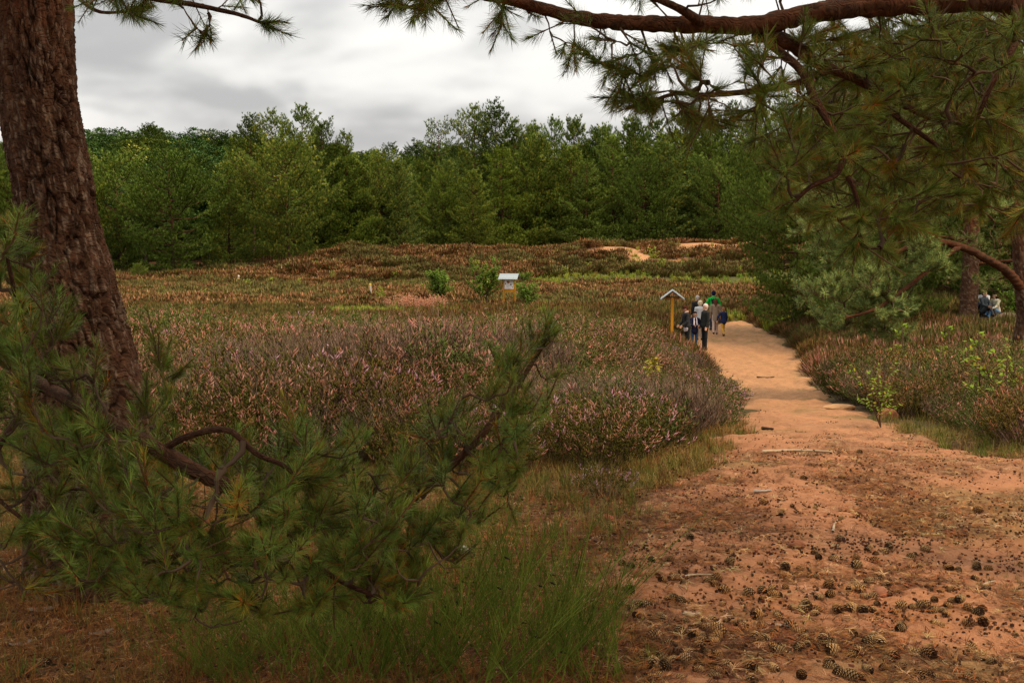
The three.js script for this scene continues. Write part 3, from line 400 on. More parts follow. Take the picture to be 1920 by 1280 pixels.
{ // pine right of the path outside the frame; its limbs reach across the top
  const R = rng(202), t = thing('pine_tree', 'pine whose long reddish limb reaches across the top of the view from the right', 'tree'), bx = 3.3, bz = -3.9, base = V(bx, surf(bx, bz), bz); t.position.copy(base);
  const L = (p) => p.clone().sub(base);
  part(t, 'trunk', barkTrunk([[V(0, -0.2, 0), 0.26], [V(0.02, 0.6, 0), 0.2], [V(0, 2, 0.02), 0.18], [V(-0.04, 3.5, 0), 0.16], [V(0.05, 6, 0.05), 0.13], [V(0.1, 9, 0), 0.09], [V(0.1, 12, 0), 0.04]], { n: 240, sides: 60, plates: 14, rows: 5, depth: 0.02, flare: 0.3, cols: BK.cols, top: BK.top, topFrom: 2, topTo: 4 }), M.bark);
  const main = P3([[2180, 160, 3.9], [2050, 60, 3.75], [1900, 6, 3.6], [1750, 4, 3.5], [1600, 14, 3.42], [1500, 30, 3.36], [1400, 48, 3.3], [1290, 46, 3.28], [1190, 44, 3.26], [1090, 34, 3.25], [990, 8, 3.25], [900, -10, 3.2], [800, -12, 3.2]]).map(L);
  const secs = [
    [[1420, 62, 3.32], [1480, 82, 3.4], [1540, 120, 3.5], [1610, 150, 3.6], [1680, 190, 3.65], [1760, 225, 3.75], [1850, 235, 3.85]],
    [[1440, 80, 3.35], [1500, 130, 3.2], [1530, 190, 3.1], [1560, 240, 3.05], [1580, 290, 3.0], [1570, 325, 2.98], [1520, 350, 2.95], [1490, 378, 2.95]],
    [[1560, 130, 3.5], [1480, 160, 3.4], [1400, 172, 3.3], [1320, 178, 3.25], [1270, 175, 3.2], [1220, 190, 3.15]],
    [[1640, 165, 3.6], [1700, 200, 3.7], [1780, 225, 3.8], [1840, 200, 3.9], [1920, 190, 4.0]],
    [[1770, 228, 3.75], [1800, 290, 3.7], [1850, 340, 3.65], [1920, 370, 3.6]],
    [[2050, 60, 3.75], [1960, 60, 3.9], [1880, 75, 4.1], [1790, 90, 4.3], [1720, 110, 4.4]],
    [[1590, 330, 3.0], [1600, 350, 3.0], [1612, 400, 3.0], [1610, 440, 3.0]], [[1900, 6, 3.6], [1910, 70, 3.3], [1860, 160, 3.2], [1830, 230, 3.2]],
    [[1320, 44, 3.28], [1260, 10, 3.1], [1180, -20, 3.0]], [[1620, 150, 3.6], [1660, 200, 3.5], [1740, 260, 3.4], [1800, 300, 3.4]],
  ].map((p) => P3(p).map(L));
  part(t, 'branch', limbMesh(main, 0.042, 0.011, 170, 7, 0.3), M.bark);
  secs.forEach((p, i) => part(t, 'branch', limbMesh(p, [0.024, 0.013, 0.012, 0.014, 0.011, 0.018, 0.007, 0.012, 0.016, 0.011][i], 0.005, 60, 8 + i, 0.2), M.bark));
  const tg = [
    ...fill(R, [[700, -40], [1000, -40], [1060, 60], [960, 60], [860, 30], [720, 20]], 22, 3.0, 3.4), ...fill(R, [[1000, 30], [1240, 60], [1250, 150], [1180, 170], [1030, 80]], 16, 3.0, 3.4), ...fill(R, [[1110, 150], [1250, 120], [1290, 220], [1160, 190]], 14, 3.0, 3.4),
    ...fill(R, [[1240, 60], [1480, 80], [1560, 260], [1420, 250], [1240, 210]], 56, 2.9, 3.8), ...fill(R, [[1200, -80], [1920, -80], [1920, 20], [1200, 20]], 50, 3.0, 4.2),
    ...fill(R, [[1480, 60], [1930, 30], [1960, 300], [1700, 290], [1560, 260]], 330, 3.0, 5.4), ...fill(R, [[1420, 250], [1960, 280], [1960, 430], [1700, 420], [1480, 400]], 150, 2.9, 4.8), ...fill(R, [[1500, 380], [1720, 400], [1650, 480], [1540, 460]], 8, 2.9, 3.2),
  ].map(L);
  const gr = growTwigs(R, [main.slice(1), ...secs], tg, { spacing: 0.045, sag: 0.0 });
  part(t, 'twigs', twigMesh(gr.chains, 0.0024, 5, twigCol, R), M.wood, 'stuff'); putShoots(t, gr.tips, R, SHOOTS, { extra: 5, up: -0.02, size: 0.85, tint: (r) => { const k = 0.65 + 0.55 * r(); return r() < 0.05 ? [1.7, 1.0, 0.7] : [k * (0.95 + 0.3 * r()), k, k * 0.9]; } });
  crownTop(t, R, V(-0.3, 8.2, 0.3), V(3.6, 2.4, 3.6), 300, [V(0, 5, 0), V(0.1, 11, 0)]);
}
function midPine(label, o) { // mid-ground pine: trunk, hand-laid limbs, shoots through given clumps
  const R = rng(o.seed), t = thing('pine_tree', label, 'tree'), base = o.base; t.position.copy(base); const L = (p) => p.clone().sub(base);
  part(t, 'trunk', barkTrunk(o.trunk.map(([p, r]) => [L(p), r]), { n: 200, sides: 40, plates: 12, rows: 4, depth: 0.03, flare: 0.3, cols: BK.cols, top: BK.top, topFrom: 2.5, topTo: 5 }), M.bark);
  const limbs = o.limbs.map(([p, r]) => { const q = p.map(L); part(t, 'branch', limbMesh(q, r, 0.02, 50, R() * 50, 0.35), M.bark); return q; });
  const gr = growTwigs(R, limbs, o.targets(R).map(L), { spacing: 0.14, from: 0.25 });
  part(t, 'twigs', twigMesh(gr.chains, 0.005, 4, twigCol, R), M.wood, 'stuff'); putShoots(t, gr.tips, R, SHOOTSMID, { extra: o.extra ?? 7, size: o.size ?? 1.1, tint: o.tint });
}
{
  const d = 20, b = V(pt(1925, 0, d).x, 0, -d); b.y = H(b.x, b.z);
  midPine('pine with a low arching limb and blue-green foliage hanging over the heather', {
    seed: 301, base: b, trunk: [[V(b.x, b.y - 0.2, -d), 0.2], [pt(1922, 600, d), 0.15], [pt(1918, 540, d), 0.14], [pt(1912, 460, d), 0.12], [pt(1905, 380, d), 0.11], [pt(1890, 300, d), 0.10], [pt(1880, 150, d), 0.09], [pt(1880, -100, d), 0.07], [pt(1880, -300, d), 0.03]],
    limbs: [[P3([[1922, 548, 20], [1890, 510, 19.8], [1850, 485, 19.6], [1800, 462, 19.4], [1745, 452, 19.2], [1690, 470, 19], [1640, 500, 18.8], [1600, 540, 18.7]]), 0.085], [P3([[1800, 462, 19.4], [1760, 490, 18.8], [1700, 540, 18.5], [1640, 580, 18.3], [1570, 600, 18.2]]), 0.045], [P3([[1905, 380, 20], [1840, 330, 19.5], [1760, 300, 19.2], [1690, 310, 19], [1600, 350, 18.8], [1540, 400, 18.6]]), 0.06], [P3([[1745, 452, 19.2], [1680, 420, 19], [1600, 400, 18.8], [1540, 420, 18.6]]), 0.04], [P3([[1890, 300, 20], [1820, 200, 19.5], [1720, 160, 19], [1640, 200, 19]]), 0.05], [P3([[1885, 200, 20], [1960, 120, 19.5], [2050, 100, 19]]), 0.05]],
    targets: (R) => [...fillC(R, [[1490, 330], [1640, 340], [1740, 430], [1750, 500], [1690, 560], [1620, 600], [1540, 630], [1510, 560], [1530, 470]], 46, 11, 0.34, 17.4, 20.2), ...fillC(R, [[1530, 560], [1700, 530], [1740, 600], [1640, 640], [1560, 640]], 16, 10, 0.32, 18.2, 20.4), ...fill(R, [[1480, 300], [1900, 240], [1900, 400], [1640, 400], [1500, 380]], 230, 18, 21), ...fill(R, [[1520, 120], [2000, 40], [2000, 260], [1560, 300]], 260, 18, 21.5)],
    extra: 9, tint: (r) => { const k = 1.0 + 0.45 * r(); return [k, k, k]; },
  });
  const d2 = 33, b2 = gp(1815, 612);
  midPine('tall pine with a thick dark straight trunk beside the picnickers', {
    seed: 302, base: b2, trunk: [[V(b2.x, b2.y - 0.3, b2.z), 0.36], [V(b2.x, b2.y + 0.6, b2.z), 0.31], [V(b2.x + 0.02, b2.y + 2.5, b2.z), 0.28], [V(b2.x - 0.05, b2.y + 5, b2.z), 0.24], [V(b2.x - 0.1, b2.y + 8, b2.z), 0.19], [V(b2.x - 0.1, b2.y + 11, b2.z), 0.1]],
    limbs: [0, 1, 2, 3, 4, 5, 6, 7, 8, 9].map((k) => { const a = k * 2.4 + 0.6, y = b2.y + 2.2 + k * 0.85, l = 3.4 - 0.12 * k; return [[V(b2.x, y, b2.z), V(b2.x + Math.cos(a) * l * 0.5, y + 0.15, b2.z + Math.sin(a) * l * 0.5), V(b2.x + Math.cos(a) * l, y - 0.2, b2.z + Math.sin(a) * l)], 0.06]; }),
    targets: (R) => { const r = []; for (let k = 0; k < 900; k++) { const a = R() * 6.283, q = Math.sqrt(R()), h = Math.pow(R(), 1.1); r.push(V(b2.x + Math.cos(a) * q * 4.6 * (1.05 - 0.5 * h), b2.y + 2.0 + h * 9.4 - q * 0.7, b2.z + Math.sin(a) * q * 4.6 * (1.05 - 0.5 * h))); } return r; }, extra: 9, size: 1.35, tint: (r) => { const k = 0.55 + 0.35 * r(); return [k * 1.05, k, k * 0.8]; },
  });
  const mk = (px, dd, top, wide, label, turn) => { const p = pt(px, top, dd); pine('fine', p.x, -dd, p.y, label, undefined, turn, wide); };
  mk(1500, 46, 235, 0.82, 'dark green pine standing right of the dune beyond the blue-green foliage', 0.3);
  mk(1625, 42, 130, 0.85, 'dark pine behind the blue-green foliage left of the thick trunk', 1.9);
  mk(1700, 39, 150, 0.8, 'dark bushy pine just left of the thick trunk', 5.2);
  mk(1760, 56, 60, 1.0, 'pine filling the gap behind the thick dark trunk', 3.1);
  mk(1925, 50, 40, 1.0, 'pine behind the picnickers at the right edge', 4.4);
}
for (const [x, z, h, k, label] of [[-5.2, 0.5, 12, 'tallB', 'pine standing left of the viewpoint outside the view'], [-3.0, 4.5, 13, 'tallA', 'pine standing behind the viewpoint to the left'], [-6.8, -4.2, 12, 'tallA', 'pine standing beyond the left edge of the view'], [2.3, 1.5, 12.5, 'tallB', 'pine standing just behind the viewpoint to the right'], [4.6, 2.4, 13, 'tallA', 'pine standing farther behind the viewpoint to the right']]) pine(k, x, z, h, label, 'pines around the viewpoint', x, 1.25);
console.log('trees done');

// ------------------------------------------------------------------ heather
function makeHeather(seed, o) { // near clump: woody stems with leafy and flowering spikes
  const R = rng(seed), g = new GB();
  for (let s = 0; s < o.stems; s++) {
    const a = R() * 6.283, q = Math.sqrt(R()), bx = Math.cos(a) * q * 0.16, bz = Math.sin(a) * q * 0.16, out = q * 0.85 + 0.25 * R(); let dx = Math.cos(a) * out + (R() - 0.5) * 0.6, dy = 1, dz = Math.sin(a) * out + (R() - 0.5) * 0.6; const l = Math.hypot(dx, dy, dz); dx /= l; dy /= l; dz /= l;
    const len = (0.62 + 0.3 * R()) * (1 - 0.22 * q * q) * o.h, wc = mulc(mixc(C('#5a4436'), C('#8b7766'), R()), 0.9); g.blade(bx, 0, bz, dx, dy, dz, len, 0.009, wc, wc);
    const fl = R() < o.flower, n = o.shoots; for (let k = 0; k < n; k++) {
      const t = 1 - Math.pow(R(), 1.2) * o.deep, px = bx + dx * len * t, py = dy * len * t, pz = bz + dz * len * t; let ex = dx * 0.6 + (R() - 0.5) * 1.5, ey = dy * 0.8 + 0.1, ez = dz * 0.6 + (R() - 0.5) * 1.5; const m = Math.hypot(ex, ey, ez); ex /= m; ey /= m; ez /= m;
      const top = t > 0.78 && fl && R() < 0.8, c = top ? mixc(o.fc[0], o.fc[1], R()) : mixc(o.lc[0], o.lc[1], R()), w = 0.8 + 0.4 * R(); if (o.dry) { g.blade(px, py, pz, ex, ey, ez, 0.10 + 0.09 * R(), 0.006, mulc(c, w)); } else g.spike(px, py, pz, ex, ey, ez, 0.03 + 0.05 * R(), 0.0042 + 0.003 * R(), mulc(c, w), mulc(c, w * 1.1));
    }
  }
  return g.geo();
}
const LC = [C('#3c4016'), C('#5e5422')], PK = [C('#986454'), C('#b88474')], BRN = [C('#744e34'), C('#946c4c')], PUR = [C('#a4747c'), C('#bc94a2')], GRY = [C('#5c4a3c'), C('#7c6a58')];
const HN = [makeHeather(1, { stems: 95, h: 0.8, flower: 0.52, shoots: 10, deep: 0.55, fc: PK, lc: LC }), makeHeather(2, { stems: 95, h: 0.78, flower: 0.48, shoots: 10, deep: 0.55, fc: BRN, lc: LC }), makeHeather(3, { stems: 95, h: 0.78, flower: 0.3, shoots: 10, deep: 0.65, fc: PK, lc: [C('#3f4a22'), C('#5c6430')] }), makeHeather(4, { stems: 85, h: 0.76, flower: 0.5, shoots: 10, deep: 0.5, fc: PUR, lc: LC }), makeHeather(5, { stems: 110, h: 0.8, flower: 0.0, shoots: 10, deep: 0.7, fc: GRY, lc: GRY, dry: true })];
function makeHeatherFar(seed, o) {
  const R = rng(seed), g = new GB();
  for (let k = 0; k < o.n; k++) { const a = R() * 6.283, b = Math.acos(1 - R() * 1.05), q = 0.55 + 0.45 * R(), nx = Math.sin(b) * Math.cos(a), ny = Math.cos(b), nz = Math.sin(b) * Math.sin(a); let dx = nx + (R() - 0.5) * 0.9, dy = ny * 0.8 + 0.55, dz = nz + (R() - 0.5) * 0.9; const l = Math.hypot(dx, dy, dz), c = mulc(R() < o.f ? mixc(o.fc[0], o.fc[1], R()) : mixc(o.lc[0], o.lc[1], R()), 0.8 + 0.4 * R()); g.blade(nx * q * 0.5, Math.max(0, ny * q * 0.42), nz * q * 0.5, dx / l, dy / l, dz / l, 0.10 + 0.12 * R(), o.w * (0.7 + 0.6 * R()), c, mulc(c, 1.1)); }
  return g.geo();
}
const HM = [makeHeatherFar(1, { n: 620, f: 0.5, fc: BRN, lc: LC, w: 0.03 }), makeHeatherFar(2, { n: 620, f: 0.5, fc: PK, lc: LC, w: 0.03 }), makeHeatherFar(3, { n: 620, f: 0.2, fc: BRN, lc: [C('#54502a'), C('#6a6234')], w: 0.03 })];
const HF = [makeHeatherFar(4, { n: 240, f: 0.5, fc: BRN, lc: LC, w: 0.06 }), makeHeatherFar(5, { n: 240, f: 0.6, fc: [C('#8a6244'), C('#a87c5c')], lc: LC, w: 0.06 }), makeHeatherFar(6, { n: 240, f: 0.2, fc: BRN, lc: [C('#5a5630'), C('#6e6a3a')], w: 0.06 })];
{
  const R = rng(900), near = [[], [], [], [], []], mid = [[], [], []], far = [[], [], []], bushes = [];
  const inFrame = (x, d, m) => Math.abs(x) < 0.505 * d + m;
  for (let d = 6.8; d < 26; d += 0.265) for (let x = -0.56 * d - 1.2; x < 0.56 * d + 1.2; x += 0.265) {
    const X = x + (R() - 0.5) * 0.27, D = d + (R() - 0.5) * 0.27, e = pathEdge(X, -D), left = X < table(PATHC, D)[0];
    const n1 = fbm(X * 0.5, D * 0.35, 2, 3), n3 = noise(X * 1.0 + 9, D * 0.75) * 0.7 + noise(X * 2.1, D * 1.7 + 4) * 0.3, edge = left ? 0.30 : (D < 12 ? 0.42 : 0.3); if (e < edge || (left && D > 15 && e < 0.9)) continue;
    if (left) { const lim = 7.9 + 1.6 * (fbm(X * 0.8, 3, 0, 2) - 0.5) - 0.9 * sstep(1.2, 0.4, X) - 0.2 * sstep(1.0, 1.8, X); if (D < lim) continue; } else if (D < 8.6 + 0.8 * sstep(4.4, 3.9, X)) continue;
    const thin = n3 < 0.3 ? 0.45 : left && D < 11 ? 0.8 : 1; if (R() > thin) continue;
    let k; const r = R(), n2 = fbm(X * 0.9 + 50, D * 0.5, 3, 3);
    const grey = left && (Math.hypot((X + 1.2) / 1.6, (D - 12.8) / 2.2) < 1 || Math.hypot((X - 1.4) / 1.3, (D - 10) / 1.4) < 1 || Math.hypot((X + 2.4) / 1.2, (D - 11) / 1.2) < 1);
    if (grey && r < 0.72) k = 4; else if (left) k = n2 > 0.72 && r < 0.4 ? 3 : n1 > 0.54 ? (r < 0.62 ? 2 : 0) : r < 0.46 ? 0 : r < 0.7 ? 1 : r < 0.88 ? 2 : r < 0.895 ? 3 : 4; else k = n1 > 0.55 ? (r < 0.6 ? 2 : 1) : r < 0.66 ? 1 : r < 0.84 ? 2 : r < 0.92 ? 0 : 4;
    let s = 0.70 + 0.36 * R() + 1.0 * (n3 - 0.5); if (!left) s *= D > 16 && X < 9.5 ? 1.2 : 1; if (left && e < 2.4) s *= D > 10.5 ? 0.74 : 0.9; if (left && D < 9.0) s *= 0.8;
    const o = { p: V(X, H(X, -D) - 0.03, -D), q: new THREE.Quaternion().setFromEuler(new THREE.Euler((R() - 0.5) * 0.3, R() * 6.28, (R() - 0.5) * 0.3)), s: V(s * 1.08, s * 1.06, s * 1.08), c: ((b) => [b * (0.95 + 0.2 * R()), b * (0.92 + 0.2 * R()), b * (0.9 + 0.2 * R())])(0.75 + 0.5 * R()) };
    if (e < edge + 0.42 && bushes.length < 90 && D < 22 && R() < 0.75) bushes.push([k, o, left]); else near[k].push(o);
  }
  for (let d = 26; d < 60; d += 0.46) for (let x = -0.52 * d - 1; x < 0.52 * d + 1; x += 0.46) {
    const X = x + (R() - 0.5) * 0.46, D = d + (R() - 0.5) * 0.46; if (pathEdge(X, -D) < (X < table(PATHC, D)[0] ? 0.8 : 0.35) || grassAt(X, -D) > 0.35 + 0.5 * R()) continue; if (X > 16.2 && X < 19.2 && D > 35.2 && D < 38.6) continue;
    const n = fbm(X * 0.25, D * 0.25, 4, 3), pink = sstep(40, 28, D), k = n > 0.58 ? 2 : R() < pink * 0.7 ? 1 : R() < 0.85 ? 0 : 2, s = 0.75 + 0.5 * R(); mid[k].push({ p: V(X, H(X, -D) - 0.05, -D), q: turnY(R() * 6.28), s: V(s * 1.1, s * (0.9 + 0.4 * R()), s * 1.1), c: ((b) => [b * (0.95 + 0.15 * R()), b * (0.95 + 0.15 * R()), b * (0.9 + 0.15 * R())])(0.7 + 0.6 * R()) });
  }
  for (let d = 60; d < 121; d += 0.72) for (let x = -0.52 * d - 2; x < 0.52 * d + 2; x += 0.72) {
    const X = x + (R() - 0.5) * 0.72, D = d + (R() - 0.5) * 0.72; if (grassAt(X, -D) > 0.3 + 0.55 * R() || (D > 88 && sandAt(X, -D) < 1.08)) continue; const n = fbm(X * 0.18, D * 0.18, 4, 3); if (D > 84 && n < 0.4 && R() < 0.55) continue;
    const k = n > 0.56 ? 2 : R() < 0.5 ? 0 : 1, s = (0.6 + 0.6 * R() + 0.7 * noise(X * 0.5, D * 0.5)) * (D > 92 ? 1.25 : 1); far[k].push({ p: V(X, H(X, -D) - 0.08, -D), q: turnY(R() * 6.28), s: V(s * 1.15, s, s * 1.15), c: ((b) => [b * (0.95 + 0.15 * R()), b * (0.95 + 0.15 * R()), b * (0.9 + 0.15 * R())])(0.7 + 0.65 * R()) });
  }
  const a = thing('heather', 'carpet of pink, brown and grey heather on the near slopes either side of the path', 'heather', null, 'stuff'); near.forEach((l, k) => instanced(a, 'heather_clumps', HN[k], M.foliage, l));
  const b = thing('heather', 'brown heather carpet on the level heath beyond the near slope', 'heather', null, 'stuff'); mid.forEach((l, k) => instanced(b, 'heather_clumps', HM[k], M.foliage, l));
  const c = thing('heather', 'brownish heather covering the distant dune below the forest edge', 'heather', null, 'stuff'); far.forEach((l, k) => instanced(c, 'heather_clumps', HF[k], M.foliage, l));
  const kindName = ['pink flowering', 'brown faded', 'dark green', 'purple flowering', 'dry grey'];
  for (const [k, o, left] of bushes) { const m = new THREE.Mesh(HN[k], M.foliage); m.name = numbered('heather_bush'); m.position.copy(o.p); m.quaternion.copy(o.q); m.scale.copy(o.s); tag(m, `${kindName[k]} heather bush on the ${left ? 'left' : 'right'} edge of the sand path`, 'heather bush', `${kindName[k]} heather bushes along the ${left ? 'left' : 'right'} path edge`); scene.add(m); }
  const lone = gp(1128, 935), m = new THREE.Mesh(HN[3], M.foliage); m.name = numbered('heather_bush'); m.position.copy(lone); m.scale.set(0.44, 0.36, 0.44); tag(m, 'lone small purple heather plant in the grass left of the path', 'heather bush'); scene.add(m);
}
// ------------------------------------------------------------------ grass, needle litter, broom
function makeGrass(seed, n, h, w, cols, spread) { const R = rng(seed), g = new GB(); for (let k = 0; k < n; k++) { const a = R() * 6.283, o = R() * spread; let dx = Math.cos(a) * o, dy = 1, dz = Math.sin(a) * o; const l = Math.hypot(dx, dy, dz), c = mulc(mixc(cols[0], cols[1], R()), 0.8 + 0.4 * R()), len = h * (0.5 + 0.6 * R()); g.blade((R() - 0.5) * h * 0.5, 0, (R() - 0.5) * h * 0.5, dx / l, dy / l, dz / l, len, w, c, mixc(c, cols[2], 0.4), len * (0.1 + 0.4 * R()) * o, 2); } return g.geo(); }
const GRN = [C('#4e5824'), C('#6c7030'), C('#8a7e46')], DRY = [C('#7a6438'), C('#94804c'), C('#a89058')], RUS = [C('#6e4620'), C('#8a5c2c'), C('#9a7442')], LIME = [C('#7a8a34'), C('#9aa544'), C('#a8a858')];
const GR = [makeGrass(1, 26, 0.15, 0.0032, GRN, 1.3), makeGrass(2, 24, 0.17, 0.0032, DRY, 1.5), makeGrass(3, 22, 0.22, 0.003, RUS, 1.9)];
const GF = [makeGrass(4, 40, 0.5, 0.03, LIME, 0.7), makeGrass(5, 40, 0.5, 0.03, [LIME[0], DRY[0], DRY[1]], 0.7)];
{
  const R = rng(1200), l = [[], [], []], f = [[], []];
  for (let i = 0; i < 17000; i++) {
    const d = 3.0 + 9.5 * R(), x = (R() * 2 - 1) * (0.53 * d + 0.4), e = pathEdge(x, -d), n = fbm(x * 0.9 + 70, d * 0.9, 0, 3), left = x < table(PATHC, d)[0]; let k, pr;
    if (e < -0.12) { pr = 0.03 + 0.35 * sstep(0.60, 0.72, n); k = 0; } else if (left && d > 5.2) { pr = 0.5 * sstep(0.36, 0.52, n) + 0.05 + 0.3 * sstep(0.6, 0.1, Math.abs(e - 0.35)); k = R() < 0.45 ? 0 : R() < 0.7 ? 1 : 2; } else if (left) { pr = x < -0.2 ? 0.75 : 0.4; k = R() < 0.25 ? 0 : 2; } else { pr = 0.55; k = R() < 0.6 ? 0 : 1; }
    if (R() > pr) continue; const s = (0.5 + 0.7 * R()) * (e < -0.12 ? 0.3 : 1) * (left && d < 5 ? 0.7 : 1); l[k].push({ p: V(x, surf(x, -d) - 0.01, -d), q: turnY(R() * 6.28), s, c: [0.8 + 0.4 * R(), 0.85 + 0.3 * R(), 0.8 + 0.3 * R()] });
  }
  for (let i = 0; i < 34000; i++) { const d = 46 + 66 * R() * R() + 10 * R(), x = mix(-16, 34, R()) * (d / 75), gv = grassAt(x, -d); const e = d < 52 ? pathEdge(x, -d) : 1; if (e < 0.1) continue; if (R() > Math.max(gv * 0.85, d > 84 ? 0.07 + 0.4 * sstep(0.5, 0.62, fbm(x * 0.2 + 4, d * 0.2)) : 0.04)) continue; f[R() < 0.75 ? 0 : 1].push({ p: V(x, H(x, -d) - 0.03, -d), q: turnY(R() * 6.28), s: 0.5 + 0.7 * R(), c: [0.8 + 0.4 * R(), 0.85 + 0.3 * R(), 0.9] }); }
  const a = thing('grass', 'thin green and straw-coloured grass along the near path edges', 'grass', null, 'stuff'); l.forEach((q, k) => instanced(a, 'grass_tufts', GR[k], M.foliage, q));
  const b = thing('grass', 'bright green grass strips across the heath and dune', 'grass', null, 'stuff'); f.forEach((q, k) => instanced(b, 'grass_tufts', GF[k], M.foliage, q));
}
{ // fallen needles: pairs joined at the sheath
  const mk = (seed, len, cols) => { const R = rng(seed), g = new GB(); for (let k = 0; k < 7; k++) { const a = R() * 6.283, x = (R() - 0.5) * 0.14, z = (R() - 0.5) * 0.14, c = mixc(cols[0], cols[1], R()); for (const o of [-0.12, 0.12]) { const b = a + o * (0.5 + R()); g.blade(x, 0.002 + 0.004 * R(), z, Math.cos(b), 0.03 + 0.1 * R(), Math.sin(b), len * (0.7 + 0.5 * R()), 0.0025, c, c, 0.004, 2); } } return g.geo(); };
  const LT = [mk(1, 0.055, [C('#7a4c28'), C('#a87040')]), mk(2, 0.06, [C('#4c3222'), C('#6e4c34')]), mk(3, 0.05, [C('#a88458'), C('#cca878')])], R = rng(1300), l = [[], [], []];
  for (let i = 0; i < 70000; i++) {
    const d = 2.9 + 8.5 * R() * (0.3 + 0.7 * R()), x = (R() * 2 - 1) * (0.53 * d + 0.3), e = pathEdge(x, -d), n = fbm(x * 1.7 + 9, -d * 2.4 + 2, 0, 4), pr = e < 0 ? (0.08 + 0.6 * sstep(0.44, 0.62, n)) * (1 - 0.65 * sstep(0.35, 0.5, x / d)) + 0.25 * sstep(-0.7, 0, e) * (x < 2 ? 1 : 0) : 0.85; if (R() > pr) continue;
    const k = R() < 0.45 ? 0 : R() < 0.75 ? 1 : 2; l[k].push({ p: V(x, surf(x, -d) + 0.001, -d), q: new THREE.Quaternion().setFromEuler(new THREE.Euler((R() - 0.5) * 0.3, R() * 6.28, (R() - 0.5) * 0.3)), s: 0.8 + 0.5 * R(), c: [0.8 + 0.4 * R(), 0.8 + 0.3 * R(), 0.8 + 0.3 * R()] });
  }
  const chip = (() => { const r2 = rng(8), g = new GB(); for (let k = 0; k < 8; k++) { const x = (r2() - 0.5) * 0.26, z = (r2() - 0.5) * 0.2, c = mixc(C('#3c2a1e'), C('#6a4a34'), r2()), a = r2() * 3, l = 0.003 + 0.006 * r2(), w = 0.002 + 0.003 * r2(), ca = Math.cos(a), sa = Math.sin(a), y1 = 0.003 + 0.004 * r2(); const q = [[-l, -w], [l, -w * 0.6], [l * 0.7, w], [-l * 0.8, w * 0.8]].map(([p, o]) => [x + p * ca - o * sa, z + p * sa + o * ca]); const T = q.map(([X, Z], i) => [X, y1 * (i % 2 ? 1 : 0.7), Z]), B = q.map(([X, Z]) => [X * 1.02, -0.002, Z * 1.02]); g.tri(T[0], T[2], T[1], c); g.tri(T[0], T[3], T[2], c); for (let i = 0; i < 4; i++) { const j = (i + 1) % 4; g.tri(T[i], T[j], B[j], c); g.tri(T[i], B[j], B[i], c); } } return g.geo(true); })(), chips = [];
  for (let i = 0; i < 5200; i++) { const d = 3 + 9 * R() * R() + R() * 2, x = (R() * 2 - 1) * (0.53 * d + 0.3), e = pathEdge(x, -d); if (R() > (e < 0 ? 0.55 : 0.6)) continue; chips.push({ p: V(x, surf(x, -d) + 0.001, -d), q: new THREE.Quaternion().setFromEuler(new THREE.Euler((R() - 0.5) * 0.5, R() * 6.28, (R() - 0.5) * 0.5)), s: 0.6 + 0.9 * R(), c: [0.8 + 0.5 * R(), 0.8 + 0.4 * R(), 0.8 + 0.3 * R()] }); }
  const crumbs = thing('bark_crumbs', 'small dark bark crumbs and cone scales scattered over the sand', 'bark crumbs', null, 'stuff'); instanced(crumbs, 'crumbs', chip, M.wood, chips);
  const a = thing('needle_litter', 'fallen brown pine needles strewn over the path and under the pine', 'needle litter', null, 'stuff'); l.forEach((q, k) => instanced(a, 'fallen_needles', LT[k], M.foliage, q));
}
function makeBroom(seed, n, h, lean) {
  const R = rng(seed), g = new GB(), pods = new GB(), cols = [C('#4c5e1c'), C('#768430')];
  for (let k = 0; k < n; k++) {
    const a = R() * 6.283, o = 0.15 + 1.1 * R(); let dir = V(Math.cos(a) * o * 1.15 + lean, 1, Math.sin(a) * o * 0.9).normalize(); const len = h * (0.35 + 0.75 * R()), p = [V((R() - 0.5) * 0.3, -0.02, (R() - 0.5) * 0.3)], c = mulc(mixc(cols[0], cols[1], R()), 0.8 + 0.4 * R()); const st = 7; for (let s = 0; s < st; s++) { dir.add(V((R() - 0.5) * 0.13, 0.05, (R() - 0.5) * 0.13)).normalize(); p.push(p[s].clone().addScaledVector(dir, len / st)); }
    g.tube(p, (t) => mix(0.0021, 0.0008, t), 3, c);
    for (let b = 0; b < 6; b++) { const s = 2 + Math.floor(R() * 5), q = [p[s].clone()], e = dir.clone().add(V((R() - 0.5) * 1.5, 0.1, (R() - 0.5) * 1.5)).normalize(), l2 = len * (0.2 + 0.35 * R()); for (let m = 1; m < 4; m++) { e.y += 0.07; e.normalize(); q.push(q[m - 1].clone().addScaledVector(e, l2 / 3)); } g.tube(q, (t) => mix(0.0013, 0.0006, t), 3, mulc(c, 0.9 + 0.3 * R())); for (let m = 0; m < 3; m++) { const v = q[1 + Math.floor(R() * 3)]; g.blade(v.x, v.y, v.z, R() - 0.5, 0.7, R() - 0.5, 0.010 + 0.008 * R(), 0.003, mulc(c, 1.15)); } if (R() < 0.025) { const v = q[2]; pods.spike(v.x, v.y, v.z, 0.8, -0.2, 0.5, 0.032, 0.0045, C('#2c2620')); } }
  }
  return { stems: g.geo(), pods: pods.geo() };
}
